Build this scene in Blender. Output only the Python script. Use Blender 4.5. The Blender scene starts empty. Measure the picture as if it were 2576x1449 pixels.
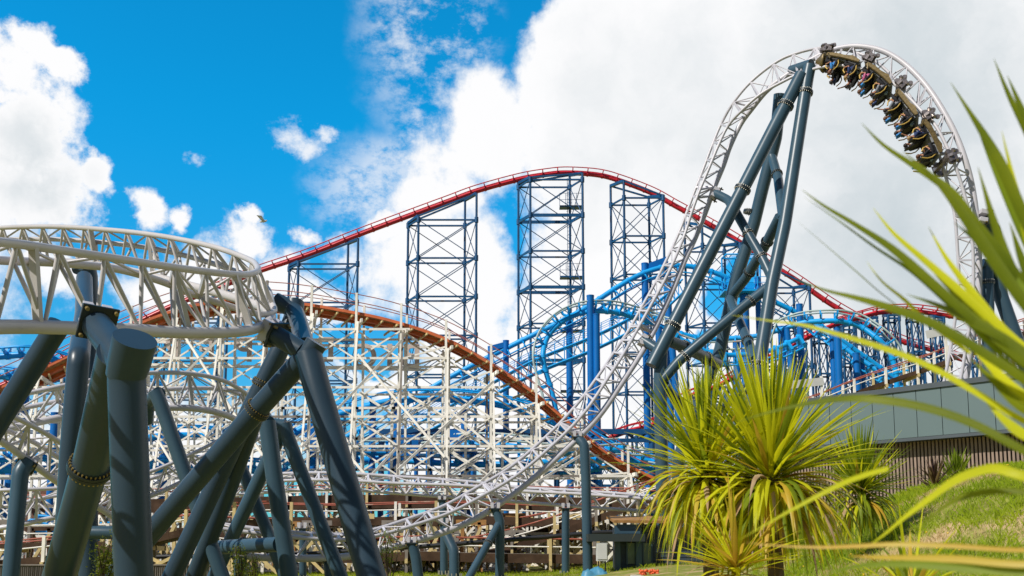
import bpy, bmesh, math, random
import numpy as np
from mathutils import Vector as V, Matrix
random.seed(7)
rng = np.random.default_rng(11)
S = bpy.context.scene
COL = S.collection
# ------------------------------------------------------------------ camera
F, X0, Y0P = 2500.0, 1288.0, 1063.0          # focal length and principal point for a 2576 px wide frame
PITCH = math.radians(7); CAMZ = 1.6
CP = V((0, 0, CAMZ))
FW = V((0, math.cos(PITCH), math.sin(PITCH))); UP = V((0, -math.sin(PITCH), math.cos(PITCH)))
def ray(x, y):
    return V((1, 0, 0)) * ((x - X0) / F) + UP * ((Y0P - y) / F) + FW
def at(x, y, Y):
    d = ray(x, y); return CP + d * (Y / d.y)
cam = bpy.data.cameras.new('camera'); camo = bpy.data.objects.new('camera', cam); COL.objects.link(camo)
camo.location = CP; camo.rotation_euler = (math.pi / 2 + PITCH, 0, 0)
cam.sensor_width = 36; cam.lens = 36 * F / 2576; cam.shift_y = (Y0P - 724.5) / 2576
cam.clip_start = 0.05; cam.clip_end = 6000
cam.dof.use_dof = True; cam.dof.focus_distance = 42; cam.dof.aperture_fstop = 5.0
S.camera = camo
S.view_settings.view_transform = 'Standard'; S.view_settings.look = 'None'
S.view_settings.gamma = 1; S.view_settings.exposure = 0.0
# ------------------------------------------------------------------ materials
def mat(name, col, rough=.5, var=.12, vscale=1.5, metal=0, bump=0, bscale=30, dirt=None, damt=.5, dscale=2.0, spec=.5, trans=0, tcol=None, vcol=None, stretch=None):
    m = bpy.data.materials.new(name); m.use_nodes = True
    nt = m.node_tree; n = nt.nodes; l = nt.links
    b = n['Principled BSDF']; out = n['Material Output']
    tc = n.new('ShaderNodeTexCoord'); mp = n.new('ShaderNodeMapping'); l.new(tc.outputs['Object'], mp.inputs[0])
    if stretch: mp.inputs['Scale'].default_value = stretch
    ns = n.new('ShaderNodeTexNoise'); ns.inputs['Scale'].default_value = vscale; ns.inputs['Detail'].default_value = 6
    l.new(mp.outputs[0], ns.inputs['Vector'])
    r = n.new('ShaderNodeMapRange'); r.inputs[1].default_value = .3; r.inputs[2].default_value = .7
    l.new(ns.outputs[0], r.inputs[0])
    mx = n.new('ShaderNodeMix'); mx.data_type = 'RGBA'
    l.new(r.outputs[0], mx.inputs[0])
    c = list(col); c2 = list(vcol) if vcol else [min(1, v * (1 + var)) for v in c]
    c1 = c if vcol else [v * (1 - var) for v in c]
    mx.inputs[6].default_value = (*c1, 1); mx.inputs[7].default_value = (*c2, 1)
    last = mx.outputs[2]
    if dirt:
        n2 = n.new('ShaderNodeTexNoise'); n2.inputs['Scale'].default_value = dscale; n2.inputs['Detail'].default_value = 8; n2.inputs['Roughness'].default_value = .7
        l.new(mp.outputs[0], n2.inputs['Vector'])
        r2 = n.new('ShaderNodeMapRange'); r2.inputs[1].default_value = .75 - .3 * damt; r2.inputs[2].default_value = .85 - .3 * damt
        l.new(n2.outputs[0], r2.inputs[0])
        mx2 = n.new('ShaderNodeMix'); mx2.data_type = 'RGBA'
        l.new(r2.outputs[0], mx2.inputs[0]); l.new(last, mx2.inputs[6]); mx2.inputs[7].default_value = (*dirt, 1)
        last = mx2.outputs[2]
    l.new(last, b.inputs['Base Color'])
    b.inputs['Roughness'].default_value = rough; b.inputs['Metallic'].default_value = metal
    b.inputs['Specular IOR Level'].default_value = spec
    if bump:
        nb = n.new('ShaderNodeTexNoise'); nb.inputs['Scale'].default_value = bscale; nb.inputs['Detail'].default_value = 4
        l.new(mp.outputs[0], nb.inputs['Vector'])
        bp = n.new('ShaderNodeBump'); bp.inputs['Strength'].default_value = bump; bp.inputs['Distance'].default_value = .02
        l.new(nb.outputs[0], bp.inputs['Height']); l.new(bp.outputs[0], b.inputs['Normal'])
    if trans:
        t = n.new('ShaderNodeBsdfTranslucent'); ms = n.new('ShaderNodeMixShader'); ms.inputs[0].default_value = trans
        if tcol: t.inputs[0].default_value = (*tcol, 1)
        else: l.new(last, t.inputs[0])
        l.new(b.outputs[0], ms.inputs[1]); l.new(t.outputs[0], ms.inputs[2]); l.new(ms.outputs[0], out.inputs[0])
    return m
M = {}
M['railn'] = mat('warm_grey_paint', (.53, .50, .49), .36, .06, 1.2, dirt=(.25, .20, .17), damt=.22, dscale=3, bump=.04, bscale=20)
M['rail'] = mat('pale_grey_paint', (.56, .54, .57), .38, .05, 1.2, dirt=(.30, .25, .22), damt=.2, dscale=3)
M['steel'] = mat('slate_paint', (.030, .055, .080), .34, .12, .8, spec=.32, bump=.05, bscale=14, dirt=(.12, .16, .18), damt=.08, dscale=9)
M['steelb'] = mat('slate_paint_worn', (.040, .082, .115), .36, .12, .8, spec=.38, bump=.05, bscale=14, dirt=(.2, .22, .22), damt=.10, dscale=9)
M['flange'] = mat('dark_flange_paint', (.02, .03, .035), .45, .1)
M['bolt'] = mat('zinc_bolt', (.55, .52, .42), .4, .2, metal=.6)
M['boltg'] = mat('brassy_bolt', (.34, .25, .09), .4, .2, metal=.5)
M['navy'] = mat('navy_paint', (.003, .07, .19), .45, .2, .6, dirt=(.03, .03, .05), damt=.12)
M['cobalt'] = mat('cobalt_paint', (.001, .135, .44), .45, .15, .4, dirt=(.06, .2, .33), damt=.12, dscale=.8, spec=.3)
M['sky_blue'] = mat('sky_blue_paint', (.004, .34, .76), .45, .12, .5, dirt=(.05, .35, .6), damt=.15, spec=.35)
M['faded'] = mat('faded_rail_paint', (.40, .50, .47), .5, .12, 1, dirt=(.45, .22, .15), damt=.5, dscale=.25)
M['red'] = mat('red_paint', (.58, .018, .03), .38, .12, .6, dirt=(.62, .10, .06), damt=.3, dscale=.4)
M['wood_w'] = mat('weathered_white_timber', (.88, .84, .75), .8, .12, 1.1, dirt=(.42, .24, .10), damt=.32, spec=.2, dscale=1.1)
M['wood_g'] = mat('bare_grey_timber', (.23, .20, .17), .8, .25, 1.5, dirt=(.08, .06, .05), damt=.4)
M['wood_b'] = mat('brown_deck_timber', (.34, .17, .05), .8, .35, 2, dirt=(.45, .12, .03), damt=.3, dscale=.6)
M['wood_o'] = mat('orange_red_deck_edge', (.58, .13, .035), .6, .2, 1.5, dirt=(.14, .05, .02), damt=.3)
M['wood_d'] = mat('dark_shaded_timber', (.075, .045, .028), .85, .35, 1.5, dirt=(.16, .11, .07), damt=.4, spec=.15)  # shade among the low timbers put into a darker brown
M['wood_y'] = mat('cream_yellow_timber', (.62, .48, .22), .7, .15, 1.5, dirt=(.2, .1, .04), damt=.2)
M['rust'] = mat('rusty_handrail', (.38, .10, .06), .6, .25, 1.2, dirt=(.46, .38, .28), damt=.6, dscale=.6)
M['sign'] = mat('faded_pink_letter_paint', (.56, .47, .42), .6, .1, .8, dirt=(.42, .26, .22), damt=.5, dscale=.8)
M['gold'] = mat('patterned_gold_panel', (.17, .12, .045), .45, .35, 9, metal=.3, dirt=(.13, .09, .03), damt=.5, dscale=12)
M['chassis'] = mat('grey_train_body', (.30, .31, .33), .4, .3, 2.5, dirt=(.07, .06, .06), damt=.4)
M['dark'] = mat('black_rubber', (.012, .012, .014), .5, .2)
M['chrome'] = mat('oily_wheel_metal', (.30, .26, .24), .28, .4, 8, metal=.7, dirt=(.09, .02, .015), damt=.5, dscale=7)
M['restraint'] = mat('yellow_restraint', (.55, .36, .08), .5, .1)
M['teal'] = mat('pale_blue_fin', (.20, .30, .36), .4, .1)
M['skin'] = mat('skin', (.42, .20, .12), .5, .15, 6)
for k, c in dict(black=(.012, .012, .016), navy=(.012, .03, .11), blue=(.04, .22, .55), grey=(.22, .23, .26), white=(.6, .6, .62), maroon=(.20, .02, .05), brown=(.14, .06, .03), pink=(.5, .12, .25)).items():
    M['c_' + k] = mat('cloth_' + k, c, .85, .2, 8)
M['hair_d'] = mat('dark_hair', (.02, .012, .01), .6); M['hair_b'] = mat('brown_hair', (.12, .05, .02), .6); M['hair_f'] = mat('fair_hair', (.35, .22, .09), .6)
M['fascia'] = mat('grey_green_panel', (.125, .175, .175), .45, .04, .5, dirt=(.16, .21, .21), damt=.05)
M['trim'] = mat('dark_grey_trim', (.075, .09, .10), .45, .08)
M['seam'] = mat('dark_seam', (.02, .03, .03), .7)
M['batten'] = mat('grey_brown_batten', (.27, .195, .15), .75, .25, 3, stretch=(4, 4, .4), dirt=(.1, .075, .06), damt=.25)
M['brick'] = mat('brown_brickwork', (.16, .075, .045), .8, .3, 5)
M['tile'] = mat('red_roof_tile', (.30, .11, .08), .8, .3, 3)
M['clad'] = mat('slate_blue_weatherboard', (.035, .055, .075), .6, .2, 3)
M['pane'] = mat('dim_glass', (.10, .17, .14), .1, .3, 2)
M['ply'] = mat('pale_render', (.60, .60, .57), .8, .1, 1, dirt=(.35, .33, .3), damt=.3)
M['corr'] = mat('corrugated_cement_sheet', (.19, .17, .15), .85, .2, 3, stretch=(1, 1, .3))
M['tarp'] = mat('light_blue_tarpaulin', (.07, .26, .40), .5, .1)
M['leaf'] = mat('yellow_green_leaf', (.42, .44, .012), .5, .3, 3, trans=.42, tcol=(.95, .90, .02), vcol=(.60, .60, .016), dirt=(.14, .22, .012), damt=.3, spec=.25, dscale=1.3)
M['leafd'] = mat('mid_green_leaf', (.10, .15, .010), .5, .3, 3, trans=.35, tcol=(.38, .46, .02), vcol=(.22, .28, .014), spec=.25)
M['leafo'] = mat('browning_leaf', (.55, .30, .03), .5, .3, 3, trans=.35, tcol=(.75, .48, .05), vcol=(.52, .45, .04))
M['leafb'] = mat('dead_leaf', (.50, .36, .20), .8, .3, 5, trans=.2, vcol=(.30, .17, .09))
M['bronze'] = mat('bronze_leaf', (.10, .05, .03), .5, .3, 5, trans=.2)
M['fg'] = mat('broad_green_leaf', (.085, .12, .006), .5, .3, 5, trans=.4, tcol=(.34, .38, .008), vcol=(.18, .21, .008), spec=.2, stretch=(1, 1, 1), dirt=(.05, .09, .01), damt=.3, dscale=3)
M['bush'] = mat('shrub_leaf', (.16, .21, .02), .5, .4, 8, trans=.4, tcol=(.38, .42, .03))
M['bark'] = mat('brown_bark', (.12, .08, .05), .9, .3, 8)
M['grass'] = mat('grass_blade', (.20, .29, .015), .7, .4, .8, trans=.4, tcol=(.46, .58, .02), vcol=(.34, .40, .02), spec=.15, dirt=(.60, .46, .20), damt=.45, dscale=.55)
def ground_mat():
    m = mat('grassy_ground', (.24, .25, .05), .95, .3, 3, bump=.5, bscale=18, dirt=(.50, .36, .19), damt=.8, dscale=.8, spec=.1); return m
M['ground'] = ground_mat(); M['straw'] = mat('dry_straw', (.58, .42, .20), .7, .3, 4, trans=.2, vcol=(.42, .33, .12))
# ------------------------------------------------------------------ mesh builder
class MB:
    def __init__(s): s.v = []; s.f = []; s.sm = []
    def add(s, vs, fs, smooth=False):
        o = len(s.v); s.v += [tuple(v) for v in vs]; s.f += [tuple(i + o for i in f) for f in fs]; s.sm += [smooth] * len(fs)
    def tube(s, pts, r, seg=10, cap=True):
        pts = [V(p) for p in pts]; n = len(pts)
        if not hasattr(r, '__len__'): r = [r] * n
        T = []
        for i in range(n):
            a = pts[max(0, i - 1)]; b = pts[min(n - 1, i + 1)]; t = (b - a)
            T.append(t.normalized() if t.length > 1e-9 else V((0, 0, 1)))
        ref = V((0, 0, 1)) if abs(T[0].z) < .95 else V((1, 0, 0))
        u = T[0].cross(ref).normalized(); vs = []
        for i in range(n):
            u = (u - T[i] * u.dot(T[i])).normalized(); w = T[i].cross(u)
            for k in range(seg):
                a = 2 * math.pi * k / seg; vs.append(pts[i] + (u * math.cos(a) + w * math.sin(a)) * r[i])
        fs = []
        for i in range(n - 1):
            for k in range(seg):
                k2 = (k + 1) % seg; fs.append((i * seg + k, i * seg + k2, (i + 1) * seg + k2, (i + 1) * seg + k))
        s.add(vs, fs, True)
        if cap:
            s.add(vs[:seg], [tuple(range(seg - 1, -1, -1))]); s.add(vs[-seg:], [tuple(range(seg))])
        return s
    def beam(s, a, b, w, h, up=None):
        a = V(a); b = V(b); t = (b - a)
        if t.length < 1e-6: return s
        t.normalize(); up = V(up) if up else V((0, 0, 1))
        if abs(t.dot(up)) > .97: up = V((0, 1, 0)) if abs(t.y) < .9 else V((1, 0, 0))
        x = t.cross(up).normalized() * (w / 2); y = x.cross(t).normalized() * (h / 2)
        vs = [a - x - y, a + x - y, a + x + y, a - x + y, b - x - y, b + x - y, b + x + y, b - x + y]
        s.add(vs, [(0, 1, 2, 3)[::-1], (4, 5, 6, 7), (0, 1, 5, 4), (1, 2, 6, 5), (2, 3, 7, 6), (3, 0, 4, 7)]); return s
    def box(s, c, d):
        c = V(c); return s.beam(c - V((d[0] / 2, 0, 0)), c + V((d[0] / 2, 0, 0)), d[1], d[2])
    def quad(s, *p): s.add(p, [tuple(range(len(p)))]); return s
    def slab(s, pts, th):
        pts = [V(p) for p in pts]; n = (pts[1] - pts[0]).cross(pts[2] - pts[0]).normalized() * th; k = len(pts)
        s.add(pts + [p + n for p in pts], [tuple(range(k))[::-1], tuple(range(k, 2 * k))] + [(i, (i + 1) % k, (i + 1) % k + k, i + k) for i in range(k)]); return s
    def ball(s, c, r, seg=10, rings=7, sc=(1, 1, 1)):
        c = V(c); vs = [c + V((0, 0, -r * sc[2]))]
        for i in range(1, rings):
            a = -math.pi / 2 + math.pi * i / rings
            for k in range(seg):
                b = 2 * math.pi * k / seg
                vs.append(c + V((r * sc[0] * math.cos(a) * math.cos(b), r * sc[1] * math.cos(a) * math.sin(b), r * sc[2] * math.sin(a))))
        vs.append(c + V((0, 0, r * sc[2]))); fs = []
        for k in range(seg): fs.append((0, 1 + (k + 1) % seg, 1 + k))
        for i in range(rings - 2):
            for k in range(seg):
                a = 1 + i * seg; k2 = (k + 1) % seg; fs.append((a + k, a + k2, a + seg + k2, a + seg + k))
        L = len(vs) - 1; a = 1 + (rings - 2) * seg
        for k in range(seg): fs.append((L, a + k, a + (k + 1) % seg))
        s.add(vs, fs, True); return s
    def ribbon(s, pts, widths, side=None, fold=.25, twist=0):
        """leaf blade: a folded strip, two faces across"""
        pts = [V(p) for p in pts]; n = len(pts); vs = []
        for i in range(n):
            t = (pts[min(n - 1, i + 1)] - pts[max(0, i - 1)]).normalized()
            sd = V(side) if side else t.cross(V((0, 0, 1)))
            if sd.length < 1e-3: sd = V((1, 0, 0))
            sd = (sd - t * sd.dot(t)).normalized()
            if twist: sd = Matrix.Rotation(twist * i / n, 3, t) @ sd
            nn = t.cross(sd).normalized(); w = widths[i] / 2
            vs += [pts[i] - sd * w + nn * w * fold, pts[i], pts[i] + sd * w + nn * w * fold]
        fs = []
        for i in range(n - 1):
            a = 3 * i; fs += [(a, a + 1, a + 4, a + 3), (a + 1, a + 2, a + 5, a + 4)]
        s.add(vs, fs, True); return s
    def build(s, name, m, parent=None, kind=None):
        me = bpy.data.meshes.new(name)
        off = V(parent['_o']) if parent is not None and '_o' in parent else V((0, 0, 0))
        vs = np.array(s.v, dtype=np.float32).reshape(-1, 3) - np.array(off, dtype=np.float32)
        me.from_pydata(vs.tolist(), [], s.f); me.materials.append(M[m] if isinstance(m, str) else m)
        me.polygons.foreach_set('use_smooth', np.array(s.sm, dtype=bool)); me.update()
        o = bpy.data.objects.new(name, me); COL.objects.link(o)
        if parent is not None:
            o.parent = parent; o['_o'] = tuple(off)
        if kind: o['kind'] = kind
        return o
ROOTS = []
def thing(name, label, cat, loc=(0, 0, 0), group=None):
    o = bpy.data.objects.new(name, None); COL.objects.link(o); o.location = loc; o.empty_display_size = .2
    o['label'] = label; o['category'] = cat; o['_o'] = tuple(loc)
    if group: o['group'] = group
    return o
def single(mb, name, m, label, cat, group=None):
    v = np.array(mb.v); loc = (float(v[:, 0].mean()), float(v[:, 1].mean()), float(v[:, 2].min()))
    mb.v = [tuple(x) for x in (v - np.array(loc))]
    o = mb.build(name, m); o.location = loc; o['label'] = label; o['category'] = cat
    if group: o['group'] = group
    return o
def base(p): return (float(p[0]), float(p[1]), 0.0)
def cr(P, t):
    n = len(P) - 1; i = min(int(t), n - 1); i = max(i, 0); f = t - i
    p1, p2 = P[i], P[i + 1]; p0 = P[i - 1] if i > 0 else p1 * 2 - p2; p3 = P[i + 2] if i + 2 <= n else p2 * 2 - p1
    return .5 * ((2 * p1) + (p2 - p0) * f + (2 * p0 - 5 * p1 + 4 * p2 - p3) * f * f + (3 * p1 - p0 - 3 * p2 + p3) * f ** 3)
def arcs(P, step):
    """parameter values spaced evenly by arc length along a Catmull-Rom path"""
    N = (len(P) - 1) * 24; ts = [i * (len(P) - 1) / N for i in range(N + 1)]; pts = [cr(P, t) for t in ts]
    L = [0]
    for i in range(N): L.append(L[-1] + (pts[i + 1] - pts[i]).length)
    k = max(2, round(L[-1] / step)); out = []
    j = 0
    for i in range(k + 1):
        d = L[-1] * i / k
        while j < N - 1 and L[j + 1] < d: j += 1
        f = (d - L[j]) / max(1e-9, L[j + 1] - L[j]); out.append(ts[j] + (ts[min(j + 1, N)] - ts[j]) * min(1, max(0, f)))
    return out
class Parts:
    """adds parts to a thing; past 100 of one kind the rest become one part"""
    def __init__(s, root): s.root = root; s.n = {}; s.rest = {}
    def add(s, name, mb, m):
        k = s.n.get(name, 0); s.n[name] = k + 1
        if k < 98: return mb.build(name, m, s.root)
        r = s.rest.setdefault((name, m), MB()); r.add(mb.v, mb.f, False); r.sm[-len(mb.f):] = mb.sm
    def done(s):
        for (name, m), mb in s.rest.items(): mb.build(name, m, s.root, 'stuff')
# ------------------------------------------------------------------ grey launch coaster: three-tube lattice track
def lattice_track(label, rows, bay, rr, rs, br, cat='coaster track', seg=12, rm='rail', box_ties=True, group='passes of the pale grey lattice coaster track', plates=()):
    P1 = [at(*r[0]) for r in rows]; P2 = [at(*r[1]) for r in rows]; P3 = [at(*r[2]) for r in rows]
    c = P3[len(P3) // 2]; root = thing('coaster_track', label, cat, base(c), group)
    n = (len(rows) - 1) * 7
    for P, r, nm in ((P1, rr, 'running_rail'), (P2, rr, 'running_rail'), (P3, rs, 'spine_tube')):
        MB().tube([cr(P, i * (len(P) - 1) / n) for i in range(n + 1)], r, seg).build(nm, rm, root)
    mid = [(a + b) / 2 for a, b in zip(P1, P2)]
    ts = arcs([(a + b) / 2 for a, b in zip(mid, P3)], bay); pr = Parts(root)
    for i in range(len(ts)):
        a, b = cr(P1, ts[i]), cr(P2, ts[i]); mb = MB()
        if box_ties: mb.beam(a, b, br * 2.6, br * 2.2, up=cr(P3, ts[i]) - a)
        else: mb.tube([a, b], br, 6)
        if i < len(ts) - 1:
            a2, b2 = cr(P1, ts[i + 1]), cr(P2, ts[i + 1]); s1 = cr(P3, (ts[i] + ts[i + 1]) / 2)
            for q in (a, b, a2, b2):
                m1 = q.lerp(s1, .5); mb.tube([q, q.lerp(s1, .12), m1, s1], [br * .9, br * 1.1, br * 1.1, br * .9], 7, cap=False)
            mb.tube([a, b2] if i % 2 else [b, a2], br * .85, 6, cap=False)
            s2 = cr(P3, ts[i])
            if i % 5 == 2:
                mb.beam(a, s2, br * 2.6, br * 1.5, up=b - a); mb.beam(b, s2, br * 2.6, br * 1.5, up=b - a)
        pr.add('lattice_bay', mb, rm)
    for t in plates:
        a, b, s2 = cr(P1, t), cr(P2, t), cr(P3, t); T = (cr(P3, t + .05) - cr(P3, t - .05)).normalized()
        mb = MB(); mb.slab([a, b, s2.lerp(b, .12), s2.lerp(a, .12)], .03); mb.beam(a, s2, .16, .09, up=T); mb.beam(b, s2, .16, .09, up=T)
        mb.build('gusset_plate', rm, root)
    pr.done(); return P1, P2, P3, root
def D(r, dy): return (r[0], r[1], r[2] + dy)
# near banked turn at the upper left: front strand, hairpin, back strand
near = []
A_ = [(-260, 590, 13.2), (-110, 600, 15), (30, 612, 16.5), (150, 629, 17.8), (290, 650, 19.2), (400, 667, 20.6), (500, 681, 22), (567, 688.5, 23), (615, 691, 24), (644, 684, 25), (647, 671, 26), (624, 652, 27), (533, 620, 28.3), (400, 593, 30), (267, 578, 31.5), (133, 570, 33), (0, 573, 34.5), (-150, 584, 36)]
B_ = [(-260, 640, 14.6), (-110, 648, 16.3), (20, 656, 17.8), (150, 662, 19), (290, 676, 20.4), (400, 706, 21.8), (480, 738, 23.2), (570, 768, 24), (650, 790, 24.8), (688, 784, 25.6), (684, 762, 26.4), (664, 718, 27.4), (575, 676, 28.8), (420, 632, 30.6), (280, 612, 32.2), (140, 602, 33.8), (0, 603, 35.3), (-150, 612, 36.8)]
C_ = [(-260, 828, 13.6), (-110, 826, 15.4), (30, 822, 17), (180, 825, 18.3), (330, 830, 19.6), (440, 836, 21.1), (540, 837, 22.5), (610, 833, 23.4), (655, 822, 24.4), (681, 803, 25.3), (672, 780, 26.2), (630, 762, 27.2), (540, 735, 28.6), (410, 702, 30.3), (280, 672, 31.9), (150, 658, 33.5), (0, 657, 35), (-150, 662, 36.5)]
nP = lattice_track('wide banked hairpin of pale grey lattice track, nearest and uppermost on the left', list(zip(A_, B_, C_)), 1.18, .082, .13,   .039, seg=18, rm='railn', plates=(2.45, 7.4, 14.3))
# second, lower turn behind the first supports
A_ = [(-160, 1030, 28), (-40, 1012, 28), (77, 988, 28.5), (167, 969, 29), (267, 951, 30), (367, 939, 31), (470, 939, 32), (555, 955, 33), (612, 985, 34), (650, 1020, 35)]
B_ = [(-160, 1058, 29.3), (-40, 1046, 29.4), (80, 1022, 29.8), (170, 1005, 30.2), (267, 992, 31), (367, 984, 31.9), (470, 977, 32.8), (555, 979, 33.7), (607, 994, 34.6), (640, 1030, 35.6)]
C_ = [(-160, 1100, 28.6), (-40, 1088, 28.6), (60, 1070, 29), (160, 1049, 29.6), (267, 1035, 30.4), (367, 1027, 31.4), (480, 1027, 32.3), (555, 1040, 33.3), (600, 1060, 34.2), (640, 1090, 35.2)]
lattice_track('second pale grey lattice turn, bulging behind the nearest slate legs at middle left', list(zip(A_, B_, C_)), 1.1, .075, .11, .036)
# strand that drops from the middle left towards the left post
A_ = [(-90, 1040, 25), (0, 1092, 26.2), (80, 1078 + 30, 27.5), (147, 1160, 29), (220, 1225, 31), (300, 1300, 33)]
A_ = [(-60, 1010, 25), (20, 1042, 26.2), (100, 1082, 27.5), (180, 1132, 29), (260, 1190, 31), (340, 1250, 33)]
B_ = [(-60, 1052, 25.9), (20, 1084, 27.1), (95, 1118, 28.4), (170, 1166, 29.9), (250, 1222, 31.9), (330, 1282, 33.9)]
C_ = [(-60, 1080, 25.4), (0, 1108, 26.6), (70, 1158, 27.9), (147, 1214, 29.4), (225, 1262, 31.4), (300, 1310, 33.4)]
lattice_track('short pale grey lattice strand dropping to the right from the left picture edge', list(zip(A_, B_, C_)), 1.05, .07, .1, .034)
# low strand that climbs to the right
A_ = [(-80, 1236, 33), (40, 1232, 33), (147, 1228, 33.5), (270, 1214, 34), (380, 1186, 35), (480, 1143, 36), (573, 1094, 37), (650, 1040, 38)]
B_ = [(-80, 1290, 34), (40, 1268, 34), (147, 1246, 34.4), (270, 1232, 35), (380, 1204, 36), (480, 1162, 37), (573, 1112, 38), (650, 1058, 39)]
C_ = [(-80, 1340, 33.4), (40, 1322, 33.4), (147, 1300, 34), (270, 1278, 34.6), (390, 1243, 35.5), (500, 1190, 36.5), (600, 1136, 37.5), (680, 1080, 38.5)]
lattice_track('low pale grey lattice strand at left, level first, then climbing towards the crossed legs', list(zip(A_, B_, C_)), 1.1, .065, .085, .032)
A_ = [(380, 1230, 37), (450, 1262, 38), (540, 1296, 39), (640, 1322, 40), (740, 1336, 41)]
# level run across the middle
A_ = [(560, 1206, 52), (700, 1192, 52), (850, 1190, 52), (1000, 1199, 52), (1172, 1211, 52), (1305, 1226, 52), (1462, 1235, 51.5), (1655, 1249, 51), (1800, 1260, 50.5)]
B_ = [(560, 1226, 51), (700, 1210, 51), (850, 1208, 51), (1000, 1216, 51), (1172, 1222, 51), (1305, 1235, 51), (1462, 1243, 50.5), (1655, 1257, 50), (1800, 1268, 49.5)]
C_ = [(560, 1250, 51.5), (700, 1236, 51.5), (860, 1232, 51.5), (1000, 1241, 51.5), (1172, 1254, 51.5), (1305, 1263, 51.5), (1462, 1275, 51), (1655, 1288, 50.5), (1800, 1298, 50)]
lattice_track('straight level run of pale grey lattice track behind the foot of the loop climb', list(zip(A_, B_, C_)), 1.25, .085, .09, .04)
# the tall loop
LR = [((480, 1312), (482, 1322), (490, 1388), 37.5), ((560, 1319), (563, 1331), (568, 1394), 38), ((700, 1336), (703, 1348), (700, 1404), 38.5), ((850, 1345), (853, 1358), (850, 1402), 39.5), ((938, 1333), (947, 1348), (958, 1384), 40.5), ((1040, 1301), (1052, 1318), (1062, 1356), 41.5), ((1118, 1272), (1134, 1289), (1160, 1322), 42.3), ((1190, 1232), (1209, 1250), (1242, 1277), 43.3), ((1288, 1172), (1305, 1192), (1335, 1209), 44.5), ((1385, 1088), (1403, 1108), (1444, 1112), 46), ((1453, 1015), (1473, 1034), (1508, 1045), 47), ((1509, 940), (1530, 950), (1563, 966), 48), ((1547, 883), (1571, 886), (1603, 905), 49), ((1582, 830), (1604, 828), (1637, 848), 50), ((1616, 770), (1636, 771), (1668, 785), 50.5), ((1649, 710), (1669, 711), (1699, 715), 51), ((1676, 655), (1695, 657), (1722, 657), 51.5), ((1706, 590), (1721, 594), (1750, 596), 52), ((1732, 523), (1743, 526), (1778, 525), 52), ((1751, 472), (1761, 477), (1797, 471), 52), ((1772, 418), (1785, 420), (1819, 418), 52), ((1791, 367), (1805, 371), (1837, 367), 52), ((1814, 312), (1830, 319), (1864, 311), 52), ((1845, 258), (1862, 282), (1894, 270), 51.5), ((1891, 204), (1912, 238), (1926, 231), 51), ((1955, 155), (1970, 205), (1965, 199), 50.5), ((2010, 132), (2022, 181), (2025, 160), 50), ((2068, 120), (2075, 168), (2080, 131), 49.5), ((2112, 123), (2116, 165), (2130, 118), 49), ((2156, 133), (2158, 171), (2176, 118), 48.5), ((2200, 153), (2200, 182), (2222, 129), 48), ((2243, 190), (2240, 204), (2265, 153), 47.5), ((2283, 235), (2283, 242), (2305, 188), 47), ((2314, 280), (2320, 281), (2342, 232), 46.5), ((2338, 328), (2354, 317), (2378, 289), 46), ((2358, 378), (2382, 370), (2406, 344), 45.7), ((2375, 430), (2401, 412), (2427, 400), 45.5), ((2390, 485), (2420, 468), (2443, 459), 45.5), ((2402, 545), (2438, 540), (2454, 528), 45.5), ((2408, 620), (2447, 618), (2461, 610), 45.6), ((2412, 700), (2449, 700), (2463, 695), 45.8), ((2406, 775), (2446, 780), (2460, 775), 46), ((2394, 860), (2432, 862), (2444, 858), 46.3), ((2376, 955), (2416, 958), (2430, 956), 46.6), ((2350, 1060), (2392, 1062), (2408, 1060), 47), ((2310, 1170), (2352, 1172), (2370, 1170), 47.5)]
rows = []
for i, (a, b, c, Y) in enumerate(LR):
    ks = min(1, max(0, (i - 24) / 6)) ; rows.append(((a[0], a[1], Y + 1.0 - .1 * ks), (b[0], b[1], Y - .1 * ks), (c[0], c[1], Y + .55)))
lP = lattice_track('tallest pale grey lattice loop, climbing from the dip and arching over at right', rows, 1.12, .08, .145, .036, plates=(5.3, 7.3, 9.3, 13.2, 19, 26.7))
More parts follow.
